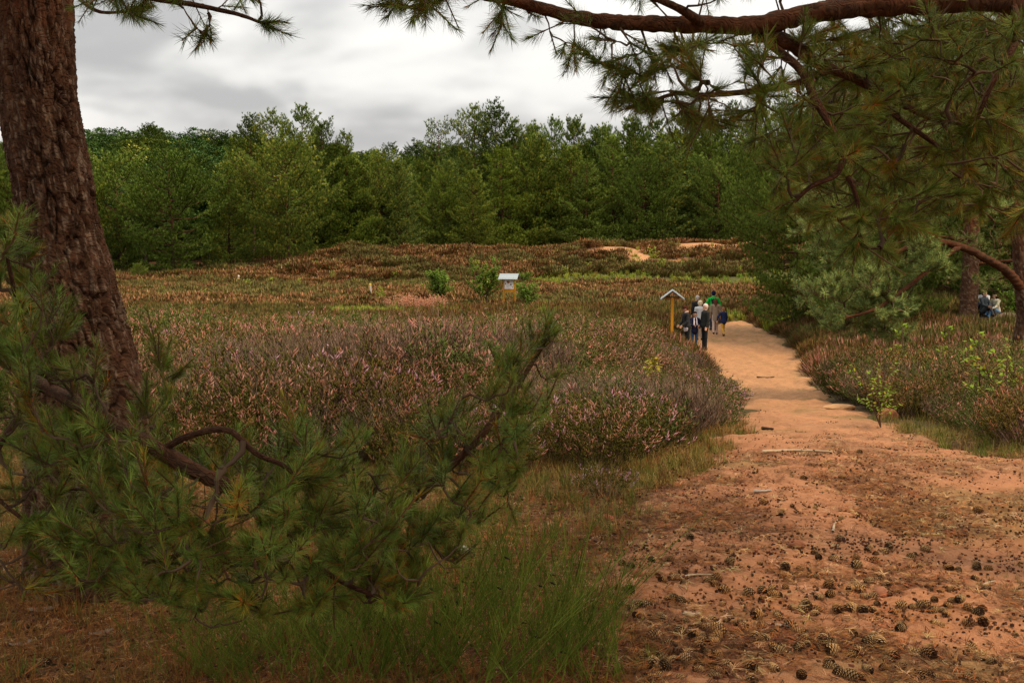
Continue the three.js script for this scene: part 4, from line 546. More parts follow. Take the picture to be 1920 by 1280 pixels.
{
  const bm = [makeBroom(1, 36, 0.72, 0.2), makeBroom(2, 38, 0.68, 0.7), makeBroom(3, 34, 0.66, -0.3)];
  [[840, 1275, 0, 'broom bush with upright green twigs at the bottom centre below the pine branch', 1], [1010, 1278, 1, 'broom bush arching right towards the sand path at the bottom', 1], [680, 1270, 2, 'broom bush with dark seed pods left of centre at the bottom', 1], [900, 1180, 2, 'broom bush standing just behind the bottom centre broom', 0.9], [1120, 1279, 1, 'rightmost broom bush reaching over the needle-covered path margin', 0.8], [560, 1265, 0, 'broom bush in the dark litter under the pine branch', 0.8], [760, 1190, 0, 'broom bush half hidden behind the low pine twigs', 0.8], [450, 1278, 1, 'leftmost broom bush at the bottom edge', 0.6], [960, 1110, 0, 'small broom bush farthest from the bottom edge', 0.7], [620, 1180, 2, 'broom bush under the middle of the pine branch', 0.7], [1070, 1215, 1, 'low broom bush between the arching one and the path', 0.75], [760, 1279, 1, 'broom bush cut by the bottom edge left of centre', 0.9], [930, 1279, 2, 'broom bush cut by the bottom edge at centre', 0.9], [360, 1279, 0, 'broom bush beside the litter in the bottom left', 0.6], [500, 1225, 2, 'small broom bush under the left half of the pine branch', 0.6], [640, 1279, 1, 'broom bush cut by the bottom edge below the pine branch', 0.8]].forEach(([x, y, v, label, s], i) => { const p = gp(x, y), b = thing('broom_shrub', label, 'shrub', 'broom bushes at the bottom'); b.position.copy(p); b.rotation.y = i * 0.5; b.scale.setScalar(s); part(b, 'stems', bm[v].stems, M.foliage, 'stuff'); part(b, 'seed_pods', bm[v].pods, M.matte, 'stuff'); });
}
console.log('ground cover done');

// ------------------------------------------------------------------ saplings
function leafTri(g, p, d, len, w, c, R) { const s = V(d.z, (R() - 0.5) * 0.8, -d.x).normalize().multiplyScalar(w / 2), m = p.clone().addScaledVector(d, len * 0.5), e = p.clone().addScaledVector(d, len); const i = g.v(p.x, p.y, p.z, c); g.v(m.x + s.x, m.y + s.y, m.z + s.z, c); g.v(m.x - s.x, m.y - s.y, m.z - s.z, c); g.v(e.x, e.y, e.z, mulc(c, 1.08)); g.i.push(i, i + 1, i + 2, i + 1, i + 3, i + 2); }
function makeSapling(seed, o) { // o: h, w, n branches, leaves, leaf size, cols
  const R = rng(seed), wood = new GB(), lf = new GB();
  const st = o.stems ?? 1; for (let q = 0; q < st; q++) {
    const lean = V((R() - 0.5) * (st > 1 ? 0.8 : 0.25), 1, (R() - 0.5) * (st > 1 ? 0.8 : 0.25)).normalize(), hh = o.h * (0.75 + 0.3 * R()), sp = []; for (let k = 0; k <= 6; k++) sp.push(lean.clone().multiplyScalar(hh * k / 6).add(V((R() - 0.5) * 0.05 * hh, -0.02, (R() - 0.5) * 0.05 * hh).multiplyScalar(k ? 1 : 0)));
    wood.tube(sp, (t) => mix(0.012, 0.003, t) * o.h, 5, C('#5c4636'));
    const nb = Math.ceil(o.n / st); for (let b = 0; b < nb; b++) {
      const t = 0.2 + 0.78 * R(), p0 = sp[Math.min(5, Math.floor(t * 6))].clone().lerp(sp[Math.min(6, Math.floor(t * 6) + 1)], t * 6 % 1), a = R() * 6.283, l = o.w * (0.5 + 0.5 * R()) * (1.1 - 0.7 * t), e = V(Math.cos(a), 0.5 + 0.7 * t, Math.sin(a)).normalize(), tip = p0.clone().addScaledVector(e, l); wood.tube([p0, p0.clone().lerp(tip, 0.5).add(V(0, 0.04 * l, 0)), tip], (u) => mix(0.005, 0.0015, u) * o.h, 3, C('#6a4c38'));
      for (let k = 0; k < o.leaves; k++) { const u = 0.15 + 0.9 * R(), v = p0.clone().lerp(tip, u), d = V(e.x + (R() - 0.5) * 1.6, (R() - 0.5) * 1.1, e.z + (R() - 0.5) * 1.6).normalize(), c = mulc(mixc(o.cols[0], o.cols[1], R()), 0.8 + 0.4 * R()); leafTri(lf, v, d, o.ls * (0.7 + 0.6 * R()), o.ls * 0.62, R() < (o.yel ?? 0) ? C('#b8a838') : c, R); }
    }
  }
  return { wood: wood.geo(), lf: lf.geo() };
}
const LG = [C('#708c2c'), C('#9ab03c')], BG = [C('#5c7c2a'), C('#88a43c')];
const SAP = {
  path: makeSapling(1, { h: 0.72, w: 0.5, n: 34, leaves: 11, ls: 0.042, cols: LG, yel: 0.12, stems: 3 }), birch: makeSapling(2, { h: 2.5, w: 1.15, n: 130, leaves: 34, ls: 0.12, cols: BG, yel: 0.06, stems: 5 }), lime: makeSapling(3, { h: 1.3, w: 0.5, n: 26, leaves: 12, ls: 0.12, cols: [C('#94a83c'), C('#b0b84a')], stems: 3 }),
  slim: makeSapling(4, { h: 1.1, w: 0.24, n: 16, leaves: 7, ls: 0.07, cols: LG, yel: 0.1 }), oak: makeSapling(5, { h: 0.5, w: 0.22, n: 12, leaves: 7, ls: 0.075, cols: [C('#a8a03c'), C('#c4b444')], yel: 0.3 }), bush: makeSapling(6, { h: 1.5, w: 1.05, n: 110, leaves: 30, ls: 0.1, cols: BG, stems: 7 }),
};
function sapling(kind, p, s, label, group, turn = 1) { const g = thing('sapling', label, 'sapling', group); g.position.copy(p); g.rotation.y = turn; g.scale.setScalar(s); part(g, 'stem', SAP[kind].wood, M.wood); part(g, 'leaves', SAP[kind].lf, M.leaf, 'stuff'); return g; }
const at = (px, d) => { const x = pt(px, 447, d).x; return V(x, H(x, -d), -d); };
sapling('path', gp(1652, 803), 1.0, 'young leafy sapling at the right edge of the sand path');
sapling('birch', at(908, 62.5), 1.2, 'tall birch bush left of the notice board with the poster', null, 0.4);
sapling('bush', at(990, 61), 1.1, 'round green bush in front of the right post of the notice board', null, 2);
sapling('bush', at(826, 66), 1.5, 'wide green bush left of the birch by the notice board', null, 3); sapling('lime', at(816, 66.4), 1.5, 'yellow-green shoots behind the wide green bush', null, 1);
sapling('lime', at(714, 70), 0.9, 'bright green sapling right of the yellow-capped post', null, 2); sapling('slim', at(824, 56), 1.4, 'small green plant with a yellow flower below the wide bush', null, 2);
sapling('oak', V(pt(1233, 0, 11.5).x, H(pt(1233, 0, 11.5).x, -11.5) + 0.42, -11.5), 0.8, 'yellowing oak seedling poking out of the heather left of the path', null, 1);
sapling('slim', at(1702, 17), 1.5, 'thin bright sapling in the heather below the blue-green pine'); sapling('slim', at(1790, 17.5), 1.45, 'pale leafed sapling rising from heather in front of the thick trunk'); sapling('slim', at(1850, 12), 1.2, 'low green sapling in the right heather above the path corner'); sapling('path', at(1915, 11), 1.4, 'leafy sapling cut by the right edge of the view'); sapling('lime', at(1752, 15), 0.55, 'small yellow-green shoot in the heather between two thin saplings');
sapling('slim', at(1330, 95), 1.8, 'small green shoot under the dune right of the people'); sapling('bush', at(1913, 36), 0.8, 'leafy bush right of the boulder at the right edge');
{
  const R = rng(1500); for (const [px, d, s, k] of [[985, 88, 0.9, 'bush'], [690, 96, 0.8, 'lime'], [740, 92, 0.7, 'lime'], [790, 98, 0.7, 'slim'], [890, 98, 1.2, 'lime'], [1000, 90, 0.7, 'lime'], [1105, 98, 0.9, 'lime'], [1225, 102, 1.4, 'lime'], [1200, 100, 1.0, 'lime'], [1060, 95, 0.8, 'lime'], [1280, 97, 0.8, 'lime'], [620, 92, 0.8, 'lime'], [560, 86, 0.8, 'lime'], [505, 90, 0.8, 'lime'], [460, 84, 0.9, 'lime'], [530, 78, 0.6, 'slim'], [380, 72, 0.7, 'lime'], [300, 78, 0.6, 'lime'], [1390, 95, 0.8, 'lime'], [1440, 60, 0.5, 'lime'], [1080, 56, 0.6, 'slim'], [990, 45, 0.7, 'slim'], [1000, 38, 0.6, 'slim'], [1240, 96, 1.2, 'lime'], [1420, 97, 0.8, 'lime'], [860, 92, 0.8, 'slim'], [1150, 94, 0.7, 'lime'], [1350, 100, 0.7, 'slim'], [330, 100, 0.8, 'lime'], [590, 100, 0.8, 'lime']]) sapling(k, at(px, d), s, 'small bright green sapling scattered among the distant brown heather', 'green saplings on the far heath', R() * 6);
}
{ // fireweed patch
  const mk = (seed) => { const R = rng(seed), g = new GB(); for (let k = 0; k < 14; k++) { const x = (R() - 0.5) * 0.6, z = (R() - 0.5) * 0.6, h = 0.7 + 0.4 * R(), c = mixc(C('#8a6a38'), C('#9a7a48'), R()); g.blade(x, 0, z, (R() - 0.5) * 0.2, 1, (R() - 0.5) * 0.2, h, 0.03, c); for (let j = 0; j < 8; j++) g.spike(x, h * (0.7 + 0.3 * R()), z, R() - 0.5, 0.7, R() - 0.5, 0.16, 0.02, mixc(C('#a87258'), C('#bc8c70'), R())); for (let j = 0; j < 8; j++) g.blade(x, h * 0.6 * R(), z, R() - 0.5, 0.4, R() - 0.5, 0.18, 0.04, C('#7c8038')); } return g.geo(); };
  const R = rng(1600), a = thing('fireweed', 'patch of pinkish fireweed stalks standing in the heath left of the notice board', 'fireweed', null, 'stuff'), l = []; for (let k = 0; k < 26; k++) { const p = at(728 + 105 * R(), 55 + 3 * R()); l.push({ p, q: turnY(R() * 6), s: 0.75 + 0.4 * R(), c: [1, 0.9 + 0.2 * R(), 0.9 + 0.2 * R()] }); } instanced(a, 'stalks', mk(1), M.foliage, l);
}
// ------------------------------------------------------------------ cones, sticks, stones
function makeCone(seed, open) {
  const R = rng(seed), g = new GB(), prof = (t) => Math.pow(Math.sin(Math.PI * clamp(0.06 + 0.9 * Math.pow(t, 0.8))), 0.7) * (1 - 0.25 * t);
  const body = []; for (let k = 0; k <= 6; k++) body.push(V(0, k / 6 * 0.052, 0)); g.tube(body, (t) => 0.009 * prof(t) + 0.001, 7, C('#3a2a1e'));
  for (let k = 0; k < 62; k++) { const t = (k + 0.5) / 62, a = k * 2.39996, y = 0.001 + t * 0.049, r = 0.013 * prof(t) * (open ? 1.25 : 0.95), up = open ? mix(-0.1, 0.9, t) : mix(0.5, 1.2, t), ca = Math.cos(a), sa = Math.sin(a), w = 0.0066 * (0.5 + prof(t)), c0 = mulc(mixc(C('#3a2a1e'), C('#4e3a2a'), R()), 0.8), c1 = mulc(mixc(C('#7e6244'), C('#a08258'), R()), 1.0); const P = (q, s, l) => [ca * q - sa * s, y + l, sa * q + ca * s]; const o = r + (open ? 0.0105 : 0.007), A = P(r * 0.5, 0, 0), B1_ = P(o, w, up * 0.005), B2_ = P(o, -w, up * 0.005), T = P(o + 0.0015, 0, up * 0.005 + 0.0045), Lw = P(o, 0, up * 0.005 - 0.003); g.tri(A, B1_, T, c0); g.tri(A, T, B2_, c0); g.tri(A, Lw, B1_, c0); g.tri(A, B2_, Lw, c0); g.tri(B1_, Lw, T, c1); g.tri(B2_, T, Lw, c1); }
  const q = g.geo(); q.translate(0, -0.026, 0); return q;
}
{
  const cones = [makeCone(1, true), makeCone(2, false), makeCone(3, true)], R = rng(1700), coneMats = [[1, 1, 1], [1.5, 1.42, 1.35], [1.15, 0.95, 0.8]].map(([a, b, c]) => { const m = vmat(0.95, {}, 0.2); m.color.setRGB(a, b, c); return m; }); let n = 0;
  const put = (px, py, label, group) => { const p = gp(px, py), k = Math.floor(R() * 3), m = new THREE.Mesh(cones[k], coneMats[Math.floor(R() * 3)]); m.name = numbered('pine_cone'); const s = 0.56 + 0.42 * R(); m.scale.setScalar(s); m.rotation.set(Math.PI / 2 + (R() - 0.5) * 0.8, 0, R() * 6.28, 'YXZ'); m.rotation.y = R() * 6.28; m.position.set(p.x, p.y + (R() < 0.35 ? 0.002 : 0.010) * s, p.z); tag(m, label, 'pine cone', group); scene.add(m); n++; };
  for (const [x, y] of [[1433, 945], [1465, 967], [1486, 952], [1580, 898], [1507, 897], [1415, 888], [1340, 978], [1612, 942], [1705, 948], [1706, 979], [1578, 975], [1611, 967], [1834, 962], [1835, 962], [1768, 975], [1660, 1038], [1709, 1048], [1606, 1051], [1832, 1070], [1784, 1107], [1785, 1132], [1815, 1145], [1835, 1152], [1818, 1173], [1845, 1170], [1860, 1242], [1905, 1192], [1712, 1140], [1735, 1138], [1770, 1148], [1660, 1098], [1170, 1035], [1166, 1058], [1183, 1066], [1112, 970], [1180, 984], [1196, 1140], [1245, 1165], [1611, 870], [1668, 843], [1612, 850], [1576, 850]]) put(x, y, 'single pine cone lying apart on the open sand', 'scattered single pine cones');
  for (let i = 0; i < 2400 && n < 285; i++) { const x = 1180 + 680 * R(), y = 1000 + 280 * Math.pow(R(), 0.75); const w = Math.exp(-(((x - 1470) / 260) ** 2)) * sstep(980, 1150, y) * (0.3 + 0.7 * sstep(0.42, 0.62, noise(x * 0.02, y * 0.035))) + 0.05; if (R() < w) put(x, y, 'brown pine cone in the dense scatter on the needle-strewn sand', 'dense scatter of pine cones'); }
  for (let i = 0; i < 12; i++) put(60 + 200 * R(), 1170 + 90 * R(), 'dark pine cone in the litter at the bottom left corner', 'pine cones under the left pine');
}
function stick(pts, r, col, label, name = 'stick') { const P = new THREE.CatmullRomCurve3(pts).getPoints(14), g = new GB(), base = P[0].clone(); g.tube(P.map((p) => p.clone().sub(base)), (t) => (a) => r * mix(1, 0.55, t) * (0.8 + 0.4 * noise(a, t * 9)), 7, (t, a) => mulc(col, 0.8 + 0.4 * noise(a * 3, t * 20))); const m = new THREE.Mesh(g.geo(), M.wood); m.name = numbered(name); m.position.copy(base); tag(m, label, 'stick'); scene.add(m); }
const lie = (list, r) => list.map(([x, y]) => { const p = gp(x, y); p.y += r * 0.8; return p; });
const PALE = C('#b8a284'), GREYW = C('#a89a8c'), DARKW = C('#4a382c');
stick(lie([[1430, 850], [1490, 849], [1560, 851]], 0.016), 0.016, PALE, 'long pale straight stick lying across the path');
stick(lie([[1436, 1175], [1460, 1178], [1482, 1180]], 0.008), 0.008, GREYW, 'grey weathered wood chip among the pine cones'); stick(lie([[1562, 998], [1566, 985], [1571, 978]], 0.007), 0.007, PALE, 'short pale curved twig on the sand'); stick(lie([[1268, 1088], [1300, 1084], [1342, 1082]], 0.007), 0.007, PALE, 'pale twig lying on the left part of the path'); stick(lie([[1280, 1155], [1300, 1156], [1312, 1152]], 0.009), 0.009, PALE, 'short pale stick at the lower left of the cone scatter'); stick(lie([[1842, 1101], [1855, 1098], [1867, 1094]], 0.006), 0.006, PALE, 'small light twig at the right of the path');
stick(lie([[1800, 990], [1830, 992], [1862, 985]], 0.006), 0.006, DARKW, 'thin dark twig right of the pale curved twig'); stick(lie([[1415, 926], [1430, 925], [1446, 922]], 0.012), 0.012, GREYW, 'pale wood piece near the left path edge'); stick(lie([[1420, 708], [1440, 710], [1452, 708]], 0.02), 0.02, DARKW, 'dark dead branch lying where the path bends'); stick(lie([[1430, 806], [1450, 808]], 0.02), 0.02, DARKW, 'dark short branch piece on the path by the left heather'); stick(lie([[100, 1240], [140, 1228], [165, 1215]], 0.006), 0.006, PALE, 'pale twig in the litter at the bottom left');
stick([at(908, 56).add(V(0, 0.45, 0)), at(935, 56).add(V(0, 0.42, 0)), at(960, 56).add(V(0, 0.36, 0))], 0.05, C('#cfc4b8'), 'bleached dead branch lying on heather in front of the notice board', 'dead_branch');
function rock(p, s, col, label, seed) { const g = new THREE.IcosahedronGeometry(1, 4), q = g.attributes.position, c = []; for (let i = 0; i < q.count; i++) { const v = V(q.getX(i), q.getY(i), q.getZ(i)), k = 0.78 + 0.4 * fbm(v.x * 1.3 + seed, v.y * 1.3, v.z * 1.3 + 5, 3) + 0.06 * noise(v.x * 8, v.y * 8, v.z * 8 + seed); q.setXYZ(i, v.x * k * s[0], v.y * k * s[1], v.z * k * s[2]); const t = 0.75 + 0.5 * fbm(v.x * 4, v.y * 4, v.z * 4 + seed, 4); c.push(col[0] * t, col[1] * t, col[2] * t); } g.setAttribute('color', new THREE.Float32BufferAttribute(c, 3)); g.computeVertexNormals(); const m = new THREE.Mesh(g, M.matte); m.name = numbered('rock'); m.position.copy(p).add(V(0, s[1] * 0.35, 0)); tag(m, label, 'rock'); scene.add(m); }
rock(gp(1893, 612).setY(gp(1893, 612).y), [0.55, 0.36, 0.45], C('#8a766c'), 'grey boulder beside the seated picnickers', 3); rock(gp(1664, 785), [0.13, 0.1, 0.1], C('#a06a48'), 'reddish stone under the path-side sapling', 5); rock(gp(1653, 1117), [0.035, 0.028, 0.03], C('#9c6a50'), 'small pink stone among the pine cones', 7); rock(gp(1137, 977), [0.04, 0.028, 0.035], C('#9a5a40'), 'flat red stone at the left margin of the path', 8); rock(gp(1494, 1025), [0.04, 0.028, 0.03], C('#8a5a40'), 'red stone in the middle of the path', 9); rock(gp(1575, 766), [0.22, 0.05, 0.14], C('#c09468'), 'low pale stone slab across the eroded path bend', 10); rock(gp(1195, 1085), [0.035, 0.028, 0.03], C('#8a5a3c'), 'brown stone left of the cone scatter', 11); rock(gp(865, 1040), [0.035, 0.03, 0.03], C('#a8a090'), 'pale stone in the grass under the pine branch', 12);
{ // bark flakes and the like
  const R = rng(1800); [[80, 1148, 0.06, 'curled grey bark flake on the litter at the left'], [38, 1215, 0.04, 'small bark flake near the bottom left corner'], [190, 1195, 0.045, 'thin bark flake right of the curled one']].forEach(([x, y, s, label]) => { const g = new GB(), p = gp(x, y); for (let j = 0; j < 6; j++) for (let i = 0; i < 8; i++) { const X = (i / 7 - 0.5) * 2 * s, Z = (j / 5 - 0.5) * s; g.v(X, 0.35 * s * (X / s) ** 2 * 0.5 + 0.004 * noise(i, j, x), Z * (1 - 0.5 * Math.abs(X / s)), mulc(C('#85705f'), 0.8 + 0.4 * R())); } for (let j = 0; j < 5; j++) for (let i = 0; i < 7; i++) { const a = j * 8 + i; g.i.push(a, a + 8, a + 1, a + 1, a + 8, a + 9); } const m = new THREE.Mesh(g.geo(), M.wood); m.name = numbered('bark_flake'); m.position.copy(p).add(V(0, 0.012, 0)); m.rotation.y = R() * 3; tag(m, label, 'bark'); scene.add(m); });
}
// ------------------------------------------------------------------ notice boards and marker post
const YW = C('#c48418'), YD = C('#8a5a20');
function wood(g, x0, y0, z0, x1, y1, z1, c) { g.box(x0, y0, z0, x1, y1, z1, c); return g; }
function noticeBoard(pos, turn, label, W) { // W: width; posts, cross boards, poster, gabled sheet roof
  const t = thing('notice_board', label, 'notice board'); t.position.copy(pos); t.rotation.y = turn; const h = W / 2;
  const bx = (name, a, c, m = M.paint) => { const g = new GB(); g.box(...a, c); return part(t, name, g.geo(), m); };
  bx('post', [-h, -0.3, -0.05, -h + 0.09, 2.06, 0.05], YW); bx('post', [h - 0.09, -0.3, -0.05, h, 2.06, 0.05], YW);
  bx('top_board', [-h + 0.092, 1.99, -0.02, h - 0.092, 2.05, 0.02], YW); bx('back_panel', [-h + 0.092, 1.38, -0.018, h - 0.092, 1.988, 0.018], YW); bx('lower_board', [-h + 0.092, 1.2, -0.024, h - 0.092, 1.378, 0.024], YW);
  const cv = document.createElement('canvas'); cv.width = 128; cv.height = 128; const x = cv.getContext('2d'); x.fillStyle = '#f2ece8'; x.fillRect(0, 0, 128, 128); x.fillStyle = '#c0563a'; x.fillRect(0, 0, 128, 3); x.fillRect(0, 125, 128, 3); x.fillStyle = '#4a4038'; x.fillRect(34, 24, 36, 16); x.fillStyle = '#d87a4a'; x.fillRect(40, 40, 24, 18); x.fillStyle = '#8a5a4a'; x.fillRect(8, 48, 15, 20); x.fillStyle = '#5a3a34'; x.fillRect(80, 60, 18, 18); x.fillStyle = '#b09a94'; x.fillRect(106, 92, 12, 20); x.fillStyle = '#cfc8c2'; for (let k = 0; k < 7; k++) x.fillRect(12, 80 + k * 6, 60 - (k % 3) * 9, 2); for (let k = 0; k < 6; k++) x.fillRect(76, 12 + k * 6, 40 - (k % 2) * 8, 2);
  const tex = new THREE.CanvasTexture(cv); tex.colorSpace = THREE.SRGBColorSpace; const pg = new THREE.BoxGeometry(W - 0.22, 0.6, 0.012); const pm = part(t, 'poster', pg, new THREE.MeshStandardMaterial({ map: tex, roughness: 0.5 })); pm.position.set(-0.01, 1.685, 0.026);
  for (const s of [1, -1]) for (let k = 0; k < 3; k++) { // roof sheets, three overlapping strips a side
    const g = new GB(), a = 0.62, u0 = k * 0.175, u1 = u0 + 0.19, y0 = 2.34 - u0 * Math.sin(a) - k * 0.006, y1 = 2.34 - u1 * Math.sin(a) - k * 0.006, z0 = s * u0 * Math.cos(a), z1 = s * u1 * Math.cos(a), e = h + 0.2, c = mulc(C('#a9b2b4'), 0.9 + 0.1 * (k % 2)), q = 0.022;
    const A = [[-e, y0, z0], [e, y0, z0], [e, y1, z1], [-e, y1, z1]], B = A.map(([X, Y, Z]) => [X, Y - q, Z]); const quad = (m, n, o, p) => { g.tri(m, n, o, c); g.tri(m, o, p, c); }; quad(...A); quad(B[3], B[2], B[1], B[0]); for (let j = 0; j < 4; j++) quad(A[j], B[j], B[(j + 1) % 4], A[(j + 1) % 4]); part(t, 'roof_sheet', g.geo(true), M.metal);
  }
  for (const X of [-h + 0.05, h - 0.05]) for (const s of [1, -1]) { const g = new GB(), a = 0.62; g.tube([V(X, 2.295, 0), V(X, 2.295 - 0.46 * Math.sin(a), s * 0.46 * Math.cos(a))], () => 0.03, 4, YD); part(t, 'rafter', g.geo(), M.paint); }
  for (const X of [-h + 0.05, h - 0.05]) { const g = new GB(); g.box(X - 0.03, 2.0, -0.26, X + 0.03, 2.07, 0.26, YD); part(t, 'tie_beam', g.geo(), M.paint); }
  return t;
}
{ const p = at(955, 62); p.y = pt(955, 512, 62).y - 2.36; noticeBoard(p, -0.25, 'orange-framed notice board with a white poster and grey sheet roof among birches', 0.8); }
{ const p = gp(1263, 640), q = at(1263, 37.5); q.y = pt(1263, 543, 37.5).y - 2.34; if (q.y > H(q.x, q.z) + 0.25) q.y = H(q.x, q.z) + 0.2; noticeBoard(q, Math.PI / 2 - 0.155, 'yellow notice board post with a small pitched roof seen edge-on beside the people', 0.8); }
{ const p = at(694, 72), t = thing('marker_post', 'short weathered marker post with a yellow cap on the heath', 'post'); p.y = pt(694, 531, 72).y - 0.95; t.position.copy(p); t.rotation.z = 0.06; const g = new GB(); g.tube([V(0, -0.2, 0), V(0, 0.4, 0), V(0, 0.84, 0)], () => 0.075, 10, C('#b5aca0')); part(t, 'post', g.geo(), M.wood); const c = new GB(); c.tube([V(0, 0.84, 0), V(0, 0.93, 0), V(0, 0.95, 0)], (u) => [0.085, 0.085, 0.05][Math.round(u * 2)], 10, C('#d8b628')); part(t, 'cap', c.geo(), M.paint); }
console.log('props done');

// ------------------------------------------------------------------ people
function nets(lo, hi, cell, f) { // naive surface nets; f(x,y,z) -> distance
  const n = [0, 1, 2].map((k) => Math.ceil((hi[k] - lo[k]) / cell) + 1), [nx, ny, nz] = n, D = new Float32Array(nx * ny * nz), id = new Int32Array(nx * ny * nz).fill(-1), pos = [], idx = [];
  const at3 = (i, j, k) => (k * ny + j) * nx + i; for (let k = 0; k < nz; k++) for (let j = 0; j < ny; j++) for (let i = 0; i < nx; i++) D[at3(i, j, k)] = f(lo[0] + i * cell, lo[1] + j * cell, lo[2] + k * cell);
  for (let k = 0; k < nz - 1; k++) for (let j = 0; j < ny - 1; j++) for (let i = 0; i < nx - 1; i++) {
    let sx = 0, sy = 0, sz = 0, m = 0; for (let e = 0; e < 12; e++) { const a = [0, 2, 4, 6, 0, 1, 4, 5, 0, 1, 2, 3][e], b = a + [1, 1, 1, 1, 2, 2, 2, 2, 4, 4, 4, 4][e], ax = a & 1, ay = a >> 1 & 1, az = a >> 2, bx = b & 1, by = b >> 1 & 1, bz = b >> 2, u = D[at3(i + ax, j + ay, k + az)], v = D[at3(i + bx, j + by, k + bz)]; if ((u < 0) !== (v < 0)) { const t = u / (u - v); sx += i + ax + (bx - ax) * t; sy += j + ay + (by - ay) * t; sz += k + az + (bz - az) * t; m++; } }
    if (m) { id[at3(i, j, k)] = pos.length / 3; pos.push(lo[0] + sx / m * cell, lo[1] + sy / m * cell, lo[2] + sz / m * cell); }
  }
  const quad = (a, b, c, d, flip) => { if (a < 0 || b < 0 || c < 0 || d < 0) return; if (flip) idx.push(a, c, b, a, d, c); else idx.push(a, b, c, a, c, d); };
  for (let k = 1; k < nz - 1; k++) for (let j = 1; j < ny - 1; j++) for (let i = 1; i < nx - 1; i++) {
    const a = D[at3(i, j, k)] < 0; if (a !== D[at3(i + 1, j, k)] < 0) quad(id[at3(i, j - 1, k - 1)], id[at3(i, j, k - 1)], id[at3(i, j, k)], id[at3(i, j - 1, k)], !a); if (a !== D[at3(i, j + 1, k)] < 0) quad(id[at3(i - 1, j, k - 1)], id[at3(i - 1, j, k)], id[at3(i, j, k)], id[at3(i, j, k - 1)], !a); if (a !== D[at3(i, j, k + 1)] < 0) quad(id[at3(i - 1, j - 1, k)], id[at3(i, j - 1, k)], id[at3(i, j, k)], id[at3(i - 1, j, k)], !a);
  }
  return { pos, idx };
}
function cap(x, y, z, b) { const ax = b[0], ay = b[1], az = b[2], dx = b[3] - ax, dy = b[4] - ay, dz = b[5] - az, px = x - ax, py = y - ay, pz = z - az, t = clamp((px * dx + py * dy + pz * dz) / (dx * dx + dy * dy + dz * dz + 1e-9)); return Math.hypot(px - dx * t, py - dy * t, (pz - dz * t) * (b[9] ?? 1)) - mix(b[6], b[7], t); }
const smin = (a, b, k) => { const h = Math.max(k - Math.abs(a - b), 0) / k; return Math.min(a, b) - h * h * k * 0.25; };
function blob(bones, cell, k, colors) { // bones: [ax,ay,az,bx,by,bz,ra,rb,colour index, z squash]
  const lo = [1e9, 1e9, 1e9], hi = [-1e9, -1e9, -1e9]; for (const b of bones) for (let q = 0; q < 3; q++) { const r = Math.max(b[6], b[7]) + cell * 2.5; lo[q] = Math.min(lo[q], b[q] - r, b[q + 3] - r); hi[q] = Math.max(hi[q], b[q] + r, b[q + 3] + r); }
  const { pos, idx } = nets(lo, hi, cell, (x, y, z) => { let d = 1e9; for (const b of bones) d = smin(d, cap(x, y, z, b), k); return d; });
  const g = new THREE.BufferGeometry(), c = []; for (let i = 0; i < pos.length; i += 3) { let m = 1e9, w = 0; for (const b of bones) { const d = cap(pos[i], pos[i + 1], pos[i + 2], b); if (d < m) { m = d; w = b[8]; } } c.push(...colors[w]); }
  g.setAttribute('position', new THREE.Float32BufferAttribute(pos, 3)); g.setAttribute('color', new THREE.Float32BufferAttribute(c, 3)); g.setIndex(idx); g.computeVertexNormals(); return g;
}
const SKIN = C('#d9a98c'), EYE_C = C('#2a2220'), LIP = C('#b8705f');
const headGeo = blob([[0, 0.02, -0.012, 0, 0.035, 0.0, 0.088, 0.086, 0], [0, -0.05, 0.03, 0, -0.075, 0.045, 0.058, 0.04, 0], [0, 0.0, 0.085, 0, -0.024, 0.108, 0.011, 0.015, 0], [-0.03, 0.005, 0.083, -0.03, 0.005, 0.086, 0.012, 0.012, 1], [0.03, 0.005, 0.083, 0.03, 0.005, 0.086, 0.012, 0.012, 1], [-0.018, -0.06, 0.083, 0.018, -0.06, 0.083, 0.008, 0.008, 2], [-0.084, 0.01, -0.005, -0.09, -0.02, 0, 0.016, 0.011, 0], [0.084, 0.01, -0.005, 0.09, -0.02, 0, 0.016, 0.011, 0], [0, -0.05, -0.01, 0, -0.14, -0.02, 0.052, 0.056, 0]], 0.0055, 0.012, [SKIN, EYE_C, LIP]);
const handGeo = blob([[-0.022, 0, 0, -0.026, -0.075, 0, 0.017, 0.014, 0], [0, 0, 0, 0, -0.078, 0, 0.018, 0.015, 0], [0.022, 0, 0, 0.024, -0.072, 0, 0.017, 0.014, 0], ...[[-0.03, 0.052], [-0.011, 0.064], [0.009, 0.06], [0.028, 0.046]].flatMap(([x, l], i) => [[x, -0.078, 0, x * 1.1, -0.078 - l * 0.55, 0.008, 0.0085, 0.008, 0], [x * 1.1, -0.078 - l * 0.55, 0.008, x * 1.1, -0.078 - l, 0.024, 0.008, 0.0065, 0]]), [-0.026, -0.018, 0.004, -0.05, -0.05, 0.014, 0.011, 0.009, 0], [-0.05, -0.05, 0.014, -0.048, -0.08, 0.026, 0.009, 0.007, 0]], 0.0045, 0.006, [SKIN]);
